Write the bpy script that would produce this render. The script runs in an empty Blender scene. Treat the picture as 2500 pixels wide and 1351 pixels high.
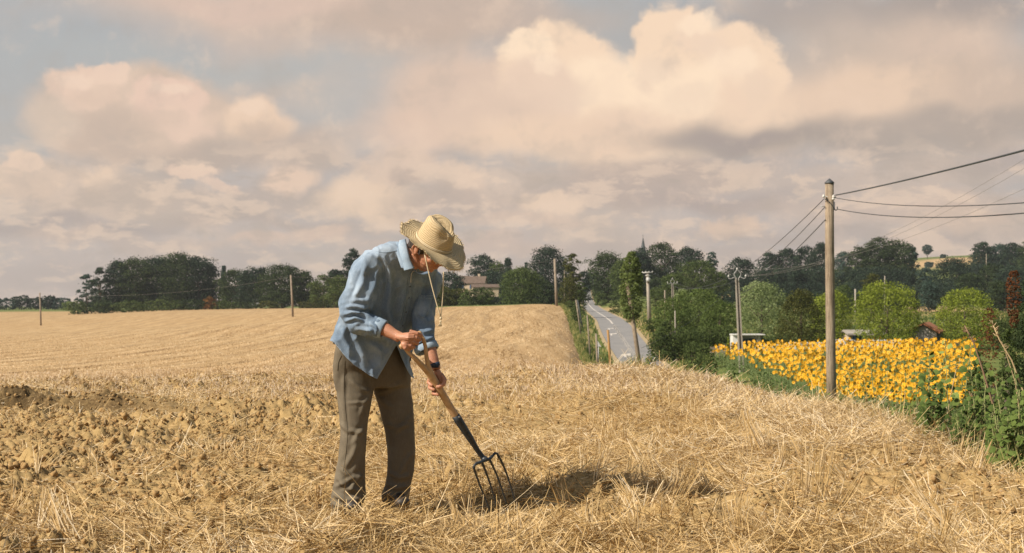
import bpy, math, random
import numpy as np
from mathutils import Vector, Matrix
from mathutils.bvhtree import BVHTree
sc = bpy.context.scene
C = sc.collection
F, HY, CX, CZ = 3472.2, 740.0, 1250.0, 1.076      # focal length in photo pixels, horizon row, centre column, eye height
R = math.radians

# ---------------------------------------------------------------- camera
cam_d = bpy.data.cameras.new('camera'); cam = bpy.data.objects.new('camera', cam_d); C.objects.link(cam)
cam.location = (0, 0, CZ); cam.rotation_euler = (R(90), 0, 0)
cam_d.lens = 50; cam_d.sensor_width = 36; cam_d.shift_y = (HY-675.5)/2500
cam_d.clip_start = .1; cam_d.clip_end = 9000
cam_d.dof.use_dof = True; cam_d.dof.focus_distance = 7.4; cam_d.dof.aperture_fstop = 8.5
sc.camera = cam
sc.view_settings.view_transform = 'Standard'; sc.view_settings.look = 'None'
sc.view_settings.exposure = 0.32; sc.view_settings.gamma = 1
SUN_EL, SUN_AZ = R(40), math.atan2(-.88, -.47)     # direction TO the sun, measured from +Y towards +X
sd = bpy.data.lights.new('sun', 'SUN'); sd.energy = 5.0; sd.angle = R(.55); sd.color = (1, .92, .81)
so = bpy.data.objects.new('sun', sd); C.objects.link(so)
S = Vector((math.sin(SUN_AZ)*math.cos(SUN_EL), math.cos(SUN_AZ)*math.cos(SUN_EL), math.sin(SUN_EL)))
so.rotation_euler = S.to_track_quat('Z', 'Y').to_euler(); so.location = S*60

def lin(h):
    h = h.lstrip('#'); v = [int(h[i:i+2], 16)/255 for i in (0, 2, 4)]
    return tuple(x/12.92 if x <= .04045 else ((x+.055)/1.055)**2.4 for x in v)+(1,)

def rgb(r, g, b): return lin('%02x%02x%02x' % (r, g, b))

# ---------------------------------------------------------------- node helper
class N:
    def __init__(s, tree): s.t = tree; s.n = tree.nodes; s.l = tree.links
    def add(s, typ, props=None, **inp):
        nd = s.n.new(typ)
        for k, v in (props or {}).items(): setattr(nd, k, v)
        for k, v in inp.items():
            k2 = int(k[1:]) if k[0] == '_' and k[1:].isdigit() else k.replace('_', ' ')
            s.set(nd.inputs[k2], v)
        return nd
    def set(s, sock, v):
        if isinstance(v, bpy.types.NodeSocket): s.l.new(v, sock)
        elif isinstance(v, bpy.types.Node): s.l.new(v.outputs[0], sock)
        else: sock.default_value = v
    def math(s, op, a, b=0., c=None, clamp=False):
        nd = s.add('ShaderNodeMath', {'operation': op, 'use_clamp': clamp}, _0=a, _1=b)
        if c is not None: s.set(nd.inputs[2], c)
        return nd.outputs[0]
    def vmath(s, op, a, b=(0, 0, 0)):
        return s.add('ShaderNodeVectorMath', {'operation': op}, _0=a, _1=b)
    def mix(s, f, a, b, blend='MIX'):
        nd = s.n.new('ShaderNodeMix'); nd.data_type = 'RGBA'; nd.blend_type = blend
        s.set(nd.inputs[0], f); s.set(nd.inputs[6], a); s.set(nd.inputs[7], b); return nd.outputs[2]
    def maprange(s, v, a, b, c=0., d=1., smooth=False):
        nd = s.add('ShaderNodeMapRange', {'interpolation_type': 'SMOOTHSTEP' if smooth else 'LINEAR', 'clamp': True})
        for i, x in enumerate((v, a, b, c, d)): s.set(nd.inputs[i], x)
        return nd.outputs[0]
    def noise(s, vec, scale, detail=3., rough=.55, dist=0.):
        return s.add('ShaderNodeTexNoise', None, Vector=vec, Scale=scale, Detail=detail, Roughness=rough, Distortion=dist)
    def ramp(s, f, stops):
        nd = s.n.new('ShaderNodeValToRGB'); s.set(nd.inputs[0], f); e = nd.color_ramp.elements
        while len(e) < len(stops): e.new(.5)
        for el, (p, c) in zip(e, stops): el.position = p; el.color = c if len(c) == 4 else tuple(c)+(1,)
        return nd.outputs[0]

# ---------------------------------------------------------------- world: physical sky behind clouds
w = bpy.data.worlds.new('World'); sc.world = w; w.use_nodes = True
w.node_tree.nodes.clear(); n = N(w.node_tree)
tc = n.add('ShaderNodeTexCoord')
sky = n.add('ShaderNodeTexSky', {'sky_type': 'NISHITA', 'sun_disc': False, 'sun_elevation': SUN_EL, 'sun_rotation': SUN_AZ, 'air_density': 1.0, 'dust_density': 2.5, 'altitude': 100})
sep = n.add('ShaderNodeSeparateXYZ', None, Vector=tc.outputs['Generated'])
az = n.math('ARCTAN2', sep.outputs[0], sep.outputs[1]); el = n.math('ARCSINE', sep.outputs[2])
X = n.math('MULTIPLY_ADD', az, 3.4722, 1.25); Y = n.math('MULTIPLY_ADD', el, -3.4722, .74)
P = n.add('ShaderNodeCombineXYZ', None, X=X, Y=Y).outputs[0]
def warp(p, scale, amt, det=2.):
    nz = n.noise(p, scale, det)
    o = n.vmath('SUBTRACT', nz.outputs['Color'], (.5, .5, .5)).outputs[0]
    sc_ = n.add('ShaderNodeVectorMath', {'operation': 'SCALE'}, _0=o); n.set(sc_.inputs['Scale'], amt)
    return n.vmath('ADD', p, sc_.outputs[0]).outputs[0]
flat = n.add('ShaderNodeMapping', None, Vector=P); flat.inputs['Scale'].default_value = (.45, 1, 1)
W1 = warp(P, 5.0, .16, 4.)            # soft billows
W2 = warp(warp(P, 6.0, .085, 4.), 21.0, .062, 8.)         # crisp cumulus edges
WS = warp(P, 3.0, .22, 2.)            # broad and smooth
def kp(px, py):
    x, z = (px-CX)/F, (HY-py)/F
    return 1.25+3.4722*math.atan(x), .74-3.4722*math.asin(z/math.sqrt(1+x*x+z*z))
SK = 9.2                              # sky background strength is .1
def sc10(c): return tuple(v*SK for v in lin(c)[:3])+(1,)
grey = sc10('#A9ABAD')
sk_t = n.mix(.93, sky.outputs[0], grey)
col = n.mix(n.maprange(Y, .0, .74, 0, 1), sc10('#A6A9AE'), sc10('#BFAFA8'))
col = n.mix(.90, sk_t, col)
# drifting mid-tone variation
v1 = n.noise(flat.outputs[0], 3.4, 5., .6, .3).outputs[0]
col = n.mix(n.maprange(v1, .42, .62, 0, .85, True), col, sc10('#C3B2A6'))
v0 = n.noise(flat.outputs[0], 7.5, 4., .55, .5).outputs[0]
col = n.mix(n.maprange(v0, .50, .70, 0, .5, True), col, sc10('#9FA3A9'))
WV = {0: WS, 1: W1, 2: W2}
def blob(px, py, rx, ry, colr, a=1., soft=.5, wv=1, rot=0):
    global col
    cx, cy = kp(px, py)
    m = n.add('ShaderNodeMapping', {'vector_type': 'TEXTURE'}, Vector=WV[wv])
    m.inputs['Location'].default_value = (cx, cy, 0); m.inputs['Rotation'].default_value = (0, 0, R(rot)); m.inputs['Scale'].default_value = (rx/1000, ry/1000, 1)
    ln = n.add('ShaderNodeVectorMath', {'operation': 'LENGTH'}, _0=m.outputs[0]).outputs['Value']
    f = n.maprange(ln, 1.0+soft*.35, 1.0-soft*.65, 0, a, True)
    col = n.mix(f, col, sc10(colr))
CR, CR2, PK, GR, DG, BL = '#E8CFB8', '#F0D9C1', '#D9BFAF', '#B4A49A', '#9C928F', '#A3A8AE'
SKYBLOBS = [
 # blue gaps
 (120, 120, 260, 120, BL, .8, 1.2, 0), (500, 165, 500, 55, '#A9ADB0', .7, 1.2, 0), (60, 260, 120, 200, '#A6AAAE', .7, 1, 0),
 (830, 250, 160, 90, '#B3B0AF', .8, 1.2, 0), (1440, 60, 150, 110, '#A7A7A9', .9, .8, 0), (1960, 120, 150, 120, '#A8A6A7', .9, 1, 0),
 # top grey-pink sheet
 (700, 20, 560, 110, '#C8B4A8', .8, 1., 0, 3), (1000, 60, 330, 95, '#BBA99E', .85, 1., 0), (1150, 20, 330, 60, '#BCABA1', .8, 1, 0), (600, 5, 300, 45, '#D0B8AC', .7, 1, 0),
 (2150, 30, 450, 60, '#A59B98', .8, 1, 0), (2300, 10, 200, 60, '#9E9593', .8, 1, 0),
 # right high cloud
 (2200, 150, 330, 130, '#C2B1A5', .9, .9, 0), (2330, 110, 160, 70, '#CDB8AA', .8, 1, 1), (2150, 260, 420, 110, '#DCC3AF', .95, .9, 0), (2480, 240, 180, 120, '#BFADA1', .8, 1, 0),
 # big cumulus
 (1130, 250, 230, 130, '#D2BBAC', .95, .7, 1), (1010, 330, 150, 80, '#D6BDAD', .8, .9, 1), (1360, 190, 150, 140, CR, 1, .28, 2), (1290, 120, 75, 50, CR2, .9, .4, 2),
 (1640, 130, 110, 122, CR, 1, .22, 2), (1790, 190, 125, 130, CR, 1, .24, 2), (1480, 250, 190, 110, CR2, 1, .5, 2), (1640, 270, 270, 125, CR2, 1, .6, 1),
 (1320, 240, 100, 95, '#DCC4B3', .9, .5, 1), (1210, 290, 150, 80, '#D5BEAE', .9, .8, 1), (1380, 345, 260, 65, '#E3C9B3', .9, .9, 1), (1600, 330, 330, 55, '#DCC3B0', .8, 1, 1),
 (1860, 270, 110, 90, '#E2C9B4', .8, .8, 1), (1570, 225, 25, 20, '#DCC5B4', .5, 1, 1), (1700, 90, 40, 30, '#E2CAB7', .6, .9, 1), (1800, 250, 60, 25, '#E2C8B4', .5, 1, 1, 40),
 (1600, 170, 60, 40, '#DEC8B6', .55, .8, 2), (1745, 125, 45, 32, '#E0CAB8', .5, .8, 2), (1690, 235, 75, 40, '#E0CAB7', .5, .8, 2), (1415, 235, 60, 38, '#DDC7B5', .5, .8, 2), (1850, 220, 38, 55, '#DEC7B4', .6, .8, 2), (1550, 290, 95, 34, '#E0C8B5', .5, .8, 2), (1330, 160, 45, 25, '#F2DCC5', .6, .7, 2), (1700, 60, 60, 30, '#F3DDC6', .6, .6, 2), (1800, 150, 60, 35, '#F2DCC5', .6, .7, 2),
 # dark bands under
 (1900, 352, 330, 42, '#A39892', .9, 1.2, 0, 3), (2350, 345, 280, 55, '#A79C96', .85, 1, 0, -4), (1780, 345, 180, 25, '#A19693', .8, 1, 0), (1650, 420, 330, 40, '#B5A59D', .8, 1, 0),
 (2100, 440, 420, 45, '#C0AFA4', .6, 1, 1), (1500, 480, 350, 50, '#B2A39C', .8, 1, 0), (1750, 500, 220, 30, '#A99C98', .7, 1, 0),
 # left cumulus
 (330, 290, 260, 130, '#C9B5A7', 1, .35, 1), (200, 215, 95, 62, '#DAC1B1', 1, .35, 2), (270, 185, 50, 35, '#DDC4B4', .9, .4, 2), (410, 240, 90, 60, '#DBC0B1', 1, .35, 2), (450, 300, 60, 55, '#DCC2B2', .9, .7, 1),
 (620, 290, 105, 66, '#DDC4B0', 1, .45, 1), (250, 320, 150, 60, '#C0AEA2', .9, .9, 1), (560, 380, 320, 50, '#B5A69D', .9, 1, 0), (110, 300, 60, 60, '#C9B9AC', .7, .8, 1), (760, 360, 120, 60, '#BBABA1', .8, 1, 1),
 (240, 240, 70, 30, '#CDB7A8', .6, .8, 2), (390, 290, 60, 30, '#CBB6A8', .6, .8, 2), (640, 320, 70, 28, '#CCB6A6', .6, .8, 2), (180, 190, 45, 20, '#E3CBBA', .7, .7, 2), (420, 215, 40, 18, '#E3CBBA', .7, .7, 2), (610, 255, 50, 22, '#E4CCB9', .7, .7, 2),
 # lower banks
 (70, 440, 90, 60, '#CDB9AA', .9, .5, 2), (55, 400, 40, 20, '#DAC3B2', .9, .5, 2), (240, 480, 170, 70, '#CCB8A9', .8, .6, 2), (250, 455, 45, 35, '#DDC5B1', .8, .7, 2), (470, 415, 70, 18, '#DCC3B2', .9, .5, 2), (540, 460, 60, 18, '#D8BFAF', .8, .6, 2, 25),
 (400, 500, 180, 60, '#BDADA2', .8, .8, 1), (620, 480, 180, 50, '#B5A79F', .8, .9, 1), (710, 430, 65, 32, '#DAC1AF', .95, .8, 1), (150, 560, 260, 22, '#A99E9B', .8, 1, 0), (600, 545, 300, 25, '#B0A39C', .8, 1, 0),
 (900, 500, 170, 50, '#DDC5B0', .95, .7, 1), (1000, 420, 130, 50, '#D4BDAC', .8, .7, 2), (1130, 440, 60, 45, '#D9C1AF', .8, .7, 2), (985, 440, 45, 25, '#B9A89E', .8, .8, 1), (1100, 500, 140, 45, '#B7A79E', .8, .9, 1),
 (1350, 500, 95, 30, '#DEC6B2', .9, .6, 2), (1300, 545, 160, 22, '#CDB7A8', .7, .8, 1), (1790, 555, 80, 25, '#D3BBA9', .9, .6, 2), (2150, 520, 330, 45, '#C6B2A5', .7, .9, 1), (2100, 590, 400, 22, '#B0A39E', .6, 1, 0),
 (640, 590, 90, 22, '#D0B9AA', .8, .8, 1), (780, 575, 80, 22, '#D3BBAB', .8, .8, 1), (160, 590, 90, 18, '#C6B2A5', .7, .8, 1), (350, 600, 260, 25, '#BAAAA1', .7, 1, 1), (1150, 600, 300, 22, '#C6B1A5', .7, 1, 1),
 (300, 680, 700, 45, '#B2A5A0', .8, 1, 0), (1700, 650, 900, 30, '#B6A8A2', .7, 1, 0), (2440, 420, 120, 25, '#A79D9B', .7, 1, 0), (2330, 560, 120, 35, '#C9B4A5', .8, .9, 1),
]
for b in SKYBLOBS: blob(*b)
# fine light and dark mottling carried by the same wind
WN = warp(P, 4.0, .07, 3.)
low_ = n.maprange(Y, .30, .45, 0, 1, True)
v3s = n.add('ShaderNodeMapping', None, Vector=WN); v3s.inputs['Scale'].default_value = (1, 2.3, 1)
v3 = n.noise(v3s.outputs[0], 6.5, 8., .62, 0.).outputs[0]
col = n.mix(n.math('MULTIPLY', n.maprange(v3, .50, .60, 0, .55, True), low_), col, sc10('#DEC7B4'))
col = n.mix(n.math('MULTIPLY', n.maprange(v3, .46, .36, 0, .45, True), low_), col, sc10('#ACA098'))
v2 = n.noise(WN, 7., 8., .62).outputs[0]
col = n.mix(n.maprange(v2, .5, .68, 0, .30, True), col, sc10('#E3CBB8'))
col = n.mix(n.maprange(v2, .5, .32, 0, .26, True), col, sc10('#A79E98'))
# unseen sky behind the camera and overhead, darkened to cut the fill light
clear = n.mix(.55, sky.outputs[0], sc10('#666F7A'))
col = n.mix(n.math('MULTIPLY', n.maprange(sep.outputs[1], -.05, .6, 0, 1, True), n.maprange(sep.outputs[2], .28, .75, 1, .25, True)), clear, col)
col = n.mix(1., col, (1.03, 1.0, .95, 1), 'MULTIPLY')
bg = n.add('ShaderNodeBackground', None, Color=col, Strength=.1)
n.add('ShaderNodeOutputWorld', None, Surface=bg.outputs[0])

# ---------------------------------------------------------------- general helpers
def tag(o, label=None, cat=None, group=None, kind=None):
    if label: o['label'] = label
    if cat: o['category'] = cat
    if group: o['group'] = group
    if kind: o['kind'] = kind
    return o
def link(name, me, mats=None, parent=None, smooth=False):
    o = bpy.data.objects.new(name, me); C.objects.link(o)
    for m in ([mats] if isinstance(mats, bpy.types.Material) else (mats or [])): me.materials.append(m)
    if parent: o.parent = parent; o.matrix_parent_inverse = Matrix.Identity(4)
    if smooth: me.polygons.foreach_set('use_smooth', [True]*len(me.polygons))
    return o
def empty(name, loc=(0, 0, 0)):
    o = bpy.data.objects.new(name, None); C.objects.link(o); o.location = loc; o.empty_display_size = .2; return o
def npmesh(name, v, quads=None, tris=None, attrs=None, midx=None):
    """fast mesh from numpy arrays"""
    me = bpy.data.meshes.new(name); v = np.asarray(v, np.float32)
    nq = 0 if quads is None else len(quads); nt = 0 if tris is None else len(tris)
    me.vertices.add(len(v)); me.vertices.foreach_set('co', v.ravel())
    loops = []; starts = []
    if nq: loops.append(np.asarray(quads, np.int32).ravel()); starts.append(np.arange(nq)*4)
    if nt: loops.append(np.asarray(tris, np.int32).ravel()); starts.append(np.arange(nt)*3+nq*4)
    L = np.concatenate(loops); me.loops.add(len(L)); me.loops.foreach_set('vertex_index', L)
    me.polygons.add(nq+nt); me.polygons.foreach_set('loop_start', np.concatenate(starts).astype(np.int32))
    if midx is not None: me.polygons.foreach_set('material_index', np.asarray(midx, np.int32))
    me.update(calc_edges=True)
    for k, a in (attrs or {}).items():
        at = me.attributes.new(k, 'FLOAT', 'POINT'); at.data.foreach_set('value', np.asarray(a, np.float32))
    return me
def pymesh(name, v, f):
    me = bpy.data.meshes.new(name); me.from_pydata([tuple(x) for x in v], [], f); me.update(); return me
def Wp(px, py, d): return np.array(((px-CX)/F*d, d, CZ+(HY-py)/F*d))
def mat(name, base=(.5, .5, .5, 1), rough=.8, **kw):
    m = bpy.data.materials.new(name); m.use_nodes = True; nn = N(m.node_tree)
    b = m.node_tree.nodes['Principled BSDF']
    b.inputs['Base Color'].default_value = base if len(base) == 4 else tuple(base)+(1,)
    b.inputs['Roughness'].default_value = rough
    for k, v in kw.items(): b.inputs[k.replace('_', ' ')].default_value = v
    m.use_backface_culling = False
    return m, nn, b
def bump(nn, b, h, strength=.3, dist=.01):
    bp = nn.add('ShaderNodeBump', None, Strength=strength, Distance=dist, Height=h); nn.l.new(bp.outputs[0], b.inputs['Normal'])
def noisy(name, c1, c2, scale, rough=.8, bs=.2, bd=.01, detail=4, **kw):
    m, nn, b = mat(name, c1, rough, **kw)
    tx = nn.add('ShaderNodeTexCoord'); nz = nn.noise(tx.outputs['Object'], scale, detail)
    nn.l.new(nn.ramp(nz.outputs[0], [(.3, c1), (.7, c2)]), b.inputs['Base Color'])
    if bs: bump(nn, b, nz.outputs[0], bs, bd)
    return m
# shapes collected into one mesh
class MB:
    def __init__(s): s.v = []; s.f = []; s.mi = []
    def tube(s, pts, rad, k=8, caps=True, mi=0, flat=None):
        pts = [Vector(p) for p in pts]; rad = [rad]*len(pts) if not hasattr(rad, '__len__') else rad
        o = len(s.v); up = None
        for i, p in enumerate(pts):
            t = (pts[min(i+1, len(pts)-1)]-pts[max(i-1, 0)]).normalized()
            if up is None: up = Vector((0, 0, 1)) if abs(t.z) < .9 else Vector((0, 1, 0))
            a = t.cross(up).normalized(); b = a.cross(t).normalized(); up = b
            for j in range(k):
                an = 2*math.pi*j/k; s.v.append(p+(a*math.cos(an)+b*math.sin(an)*(flat or 1))*rad[i])
        for i in range(len(pts)-1):
            for j in range(k): s.f.append((o+i*k+j, o+i*k+(j+1) % k, o+(i+1)*k+(j+1) % k, o+(i+1)*k+j)); s.mi.append(mi)
        if caps:
            s.f.append(tuple(o+j for j in range(k))[::-1]); s.f.append(tuple(o+(len(pts)-1)*k+j for j in range(k))); s.mi += [mi, mi]
        return s
    def box(s, c, size, rot=None, mi=0, taper=1.):
        o = len(s.v); sx, sy, sz = [q/2 for q in size]; c = Vector(c)
        for z in (-1, 1):
            t = taper if z > 0 else 1
            for x, y in ((-1, -1), (1, -1), (1, 1), (-1, 1)):
                p = Vector((x*sx*t, y*sy*t, z*sz)); s.v.append(c+(rot @ p if rot else p))
        for q in ((3, 2, 1, 0), (4, 5, 6, 7), (0, 1, 5, 4), (1, 2, 6, 5), (2, 3, 7, 6), (3, 0, 4, 7)): s.f.append(tuple(o+i for i in q)); s.mi.append(mi)
        return s
    def ell(s, c, r, axes=None, k=14, m=9, mi=0):
        o = len(s.v); c = Vector(c); ax = axes or (Vector((1, 0, 0)), Vector((0, 1, 0)), Vector((0, 0, 1)))
        for i in range(m+1):
            th = math.pi*i/m
            for j in range(k):
                ph = 2*math.pi*j/k
                s.v.append(c+ax[0]*(r[0]*math.sin(th)*math.cos(ph))+ax[1]*(r[1]*math.sin(th)*math.sin(ph))+ax[2]*(r[2]*math.cos(th)))
        for i in range(m):
            for j in range(k): s.f.append((o+i*k+j, o+(i+1)*k+j, o+(i+1)*k+(j+1) % k, o+i*k+(j+1) % k)); s.mi.append(mi)
        return s
    def poly(s, pts, mi=0):
        o = len(s.v); s.v += [Vector(p) for p in pts]; s.f.append(tuple(range(o, o+len(pts)))); s.mi.append(mi); return s
    def prism(s, pts, off, mi=0):
        """a flat outline given a thickness"""
        o = len(s.v); k = len(pts); off = Vector(off)
        s.v += [Vector(p) for p in pts]+[Vector(p)+off for p in pts]
        s.f.append(tuple(range(o, o+k))); s.f.append(tuple(range(o+2*k-1, o+k-1, -1))); s.mi += [mi, mi]
        for j in range(k): s.f.append((o+j, o+k+j, o+k+(j+1) % k, o+(j+1) % k)); s.mi.append(mi)
        return s
    def build(s, name, mats, parent=None, smooth=False, origin=None):
        v = [Vector(p)-Vector(origin) for p in s.v] if origin is not None else s.v
        me = pymesh(name, v, s.f); me.polygons.foreach_set('material_index', s.mi)
        return link(name, me, mats, parent, smooth)
# vectorised noise
def _h(ix, iy, s=0):
    h = (ix.astype(np.int64)*374761393+iy.astype(np.int64)*668265263+s*1442695041) & 0xffffffff
    h = ((h ^ (h >> 13))*1274126177) & 0xffffffff
    return ((h ^ (h >> 16)) & 0xffffff)/float(0xffffff)
def vn(x, y, s=0):
    ix, iy = np.floor(x), np.floor(y); fx, fy = x-ix, y-iy; fx = fx*fx*(3-2*fx); fy = fy*fy*(3-2*fy)
    a, b, c, d = _h(ix, iy, s), _h(ix+1, iy, s), _h(ix, iy+1, s), _h(ix+1, iy+1, s)
    return (a*(1-fx)+b*fx)*(1-fy)+(c*(1-fx)+d*fx)*fy
def fbm(x, y, s=0, o=4):
    r = 0; a = .5
    for i in range(o): r = r+a*vn(x*2**i+17.3*i, y*2**i-9.1*i, s+i); a *= .5
    return r/(1-.5**o)
def clods(x, y, s=0, fill=.7):
    """rounded lumps of random size, one per cell at most"""
    ix, iy = np.floor(x), np.floor(y); r = np.zeros_like(x)
    for dx in (-1, 0, 1):
        for dy in (-1, 0, 1):
            jx, jy = ix+dx, iy+dy; cx, cy = jx+.15+.7*_h(jx, jy, s), jy+.15+.7*_h(jx, jy, s+1); rr = _h(jx, jy, s+2)
            rad = np.where(rr < fill, .35+.55*_h(jx, jy, s+3), .001)
            q = np.sqrt(np.clip(1-((x-cx)**2+(y-cy)**2)/rad**2, 0, 1))*rad
            r = np.maximum(r, q)
    return r
def sstep(a, b, x): t = np.clip((x-a)/(b-a), 0, 1); return t*t*(3-2*t)
def _cr(a, b, c, d, t): return .5*((2*b)+(-a+c)*t+(2*a-5*b+4*c-d)*t*t+(-a+3*b-3*c+d)*t**3)
def spline(pts, m):
    P = [np.array(p, float) for p in pts]; P = [2*P[0]-P[1]]+P+[2*P[-1]-P[-2]]; o = []
    for i in range(1, len(P)-2):
        for j in range(m): o.append(_cr(P[i-1], P[i], P[i+1], P[i+2], j/m))
    o.append(P[-2]); return np.array(o)

def cells(x, y, s=0):
    """broken, angular lumps: flat-topped cells of uneven height parted by cracks"""
    ix, iy = np.floor(x), np.floor(y); f1 = np.full_like(x, 9.); f2 = np.full_like(x, 9.); hh = np.zeros_like(x); tx = np.zeros_like(x)
    for dx in (-1, 0, 1):
        for dy in (-1, 0, 1):
            jx, jy = ix+dx, iy+dy; cx, cy = jx+_h(jx, jy, s), jy+_h(jx, jy, s+1); d_ = np.hypot(x-cx, y-cy)
            m_ = d_ < f1; f2 = np.where(m_, f1, np.minimum(f2, d_)); h_ = _h(jx, jy, s+2); t_ = (x-cx)*(_h(jx, jy, s+3)-.5)+(y-cy)*(_h(jx, jy, s+4)-.5)
            hh = np.where(m_, h_, hh); tx = np.where(m_, t_, tx); f1 = np.where(m_, d_, f1)
    return np.clip((f2-f1)*2.2, 0, 1)**.7*(.25+.75*hh**1.5)+tx*.9*np.clip((f2-f1)*2.2, 0, 1)
# ================================================================ terrain
CTRL = []
def row(d, *pp): CTRL.extend([(p, d, q) for p, q in pp])
row(25, (-400, 955), (0, 953), (400, 950), (800, 948), (1200, 930), (1500, 915), (1700, 955), (1900, 1010), (2100, 1050), (2400, 1130), (3000, 1220))
row(40, (-400, 938), (0, 935), (400, 931), (800, 925), (1200, 917), (1400, 915), (1500, 930), (1600, 960), (1800, 1000), (2025, 1012), (2300, 1080), (2600, 1110), (3200, 1130))
row(60, (-400, 925), (0, 922), (400, 915), (800, 905), (1200, 893), (1380, 897), (1500, 935), (1640, 990), (1900, 1040), (2200, 1058), (2600, 1060), (3200, 1060))
row(100, (-400, 893), (0, 889), (400, 880), (800, 865), (1200, 852), (1390, 862), (1480, 892), (1600, 930), (1800, 935), (2200, 932), (2600, 932), (3200, 932))
row(150, (-400, 862), (0, 858), (400, 846), (800, 828), (1200, 808), (1390, 815), (1430, 832), (1540, 880), (1700, 868), (2000, 858), (2400, 855), (3200, 855))
row(200, (-400, 838), (0, 834), (400, 818), (800, 797), (1200, 776), (1380, 780), (1425, 795), (1500, 808), (1600, 812), (1800, 815), (2200, 812), (2600, 812), (3200, 810))
row(250, (-400, 820), (0, 817), (400, 798), (800, 772), (1100, 750), (1250, 746), (1365, 747), (1430, 768), (1490, 780), (1600, 782), (1900, 785), (2300, 780), (3200, 780))
row(330, (-400, 802), (0, 798), (400, 772), (700, 759), (850, 753), (1100, 752), (1350, 755), (1450, 758), (1600, 748), (1900, 752), (2270, 762), (2600, 760), (3200, 760))
row(450, (-400, 770), (0, 768), (400, 758), (800, 753), (1200, 752), (1432, 740), (1600, 725), (1900, 722), (2270, 737), (2600, 735), (3200, 730))
row(620, (-400, 757), (0, 757), (400, 756), (900, 752), (1200, 745), (1428, 712), (1600, 707), (1900, 700), (2250, 702), (2600, 695), (3200, 690))
row(900, (-400, 752), (0, 752), (600, 750), (1200, 735), (1428, 705), (1570, 700), (1900, 685), (2250, 655), (2350, 648), (2600, 635), (3200, 630))
row(1150, (-400, 750), (0, 750), (1200, 733), (1900, 680), (2230, 633), (2400, 626), (2600, 614), (3200, 600))
row(3000, (-400, 748), (0, 748), (1200, 735), (1900, 705), (2300, 680), (2700, 680), (3200, 680))
CT = np.array(CTRL, float); cu = (CT[:, 0]-CX)/F; cl = np.log(CT[:, 1]); ctt = (HY-CT[:, 2])/F
_A = np.stack([cu*6, cl], 1)
def _k(r2): return .5*r2*np.log(r2+1e-9)
_K = _k(((_A[:, None]-_A[None])**2).sum(2))+np.eye(len(_A))*2e-4
_Q = np.concatenate([np.ones((len(_A), 1)), _A], 1); _M = np.block([[_K, _Q], [_Q.T, np.zeros((3, 3))]])
_sol = np.linalg.solve(_M, np.concatenate([ctt, np.zeros(3)]))
def zfar(u, d):
    u = np.clip(u, -.6, .62); d = np.clip(d, 20, 3200); q = np.stack([u*6, np.log(d)], -1); out = np.empty(len(u))
    for i in range(0, len(u), 40000):
        s_ = q[i:i+40000]; k = _k(((s_[:, None]-_A[None])**2).sum(2))
        out[i:i+40000] = k @ _sol[:-3]+_sol[-3]+s_ @ _sol[-2:]
    return CZ+out*d
# road: (left px, right px, py, distance)
ROADP = [(1610, 1740, 985, 75), (1560, 1668, 935, 110), (1511, 1612, 881, 150), (1476, 1566, 826, 176), (1464, 1545, 800, 208), (1456, 1522, 781, 250), (1437, 1488, 764, 310), (1426, 1466, 752, 372), (1419, 1450, 738, 450), (1417, 1444, 724, 530), (1418, 1442, 711, 620), (1420, 1441, 708, 700)]
_rl = spline([Wp(a, y, d) for a, b, y, d in ROADP], 14); _rr = spline([Wp(b, y, d) for a, b, y, d in ROADP], 14)
_rc = (_rl+_rr)/2; _rw = np.linalg.norm((_rr-_rl)[:, :2], axis=1)/2
def road_dist(x, y):
    """distance from the road's centre line, road height there, half width"""
    n_ = len(x); D = np.full(n_, 1e9); Z = np.zeros(n_); HW = np.full(n_, 3.)
    near = (y > 60) & (y < 720) & (np.abs(x-20) < 60)
    xi, yi = x[near], y[near]; Dn = np.full(len(xi), 1e9); Zn = np.zeros(len(xi)); Hn = np.zeros(len(xi))
    for i in range(len(_rc)-1):
        a, b = _rc[i], _rc[i+1]; e = b-a; L2 = e[0]**2+e[1]**2
        t = np.clip(((xi-a[0])*e[0]+(yi-a[1])*e[1])/L2, 0, 1)
        dd = np.hypot(xi-a[0]-t*e[0], yi-a[1]-t*e[1]); m = dd < Dn
        Dn[m] = dd[m]; Zn[m] = (a[2]+t*e[2])[m]; Hn[m] = (_rw[i]*(1-t)+_rw[i+1]*t)[m]
    D[near] = Dn; Z[near] = Zn; HW[near] = Hn; return D, Z, HW
def edge_x(y): return np.interp(y, [9, 11, 14, 16, 18, 20, 22, 26], [3.1, 3.05, 3.35, 3.25, 3.05, 2.9, 2.75, 2.35])
def H0(x, y):
    x = np.asarray(x, float); y = np.asarray(y, float); shp = x.shape; x = x.ravel(); y = y.ravel()
    d = np.hypot(x, y); yy = np.maximum(y, .35*d+.01); u = x/yy
    s_ = np.clip(x-edge_x(y), 0, 30)
    zn = -2.6*(1-np.exp(-(s_**1.25)*(.115+.30*sstep(11, 16, y))))
    zn = zn+.10*np.exp(-((x-2.1)/1.3)**2-((y-18.5)/3.)**2)+(fbm(x*.35, y*.35, 5, 3)-.5)*.10*sstep(7.8, 11, d)
    zn = zn-.05*sstep(-1.8, -4.5, x)*0
    zn = zn-.13*sstep(12.5, 16.5, y)*sstep(1.4, 2.5, x)
    c0 = 15+3.8*sstep(-.5, 1.5, x); wgt = sstep(c0, c0+12, d)
    z = zn*(1-wgt)+zfar(u, yy)*wgt if len(x) else zn
    D, Z, HW = road_dist(x, y)
    k = 1-sstep(0, 1, (D-HW-.4)/5.0)
    z = z*(1-k)+(Z-.06)*k
    return z.reshape(shp)
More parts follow.
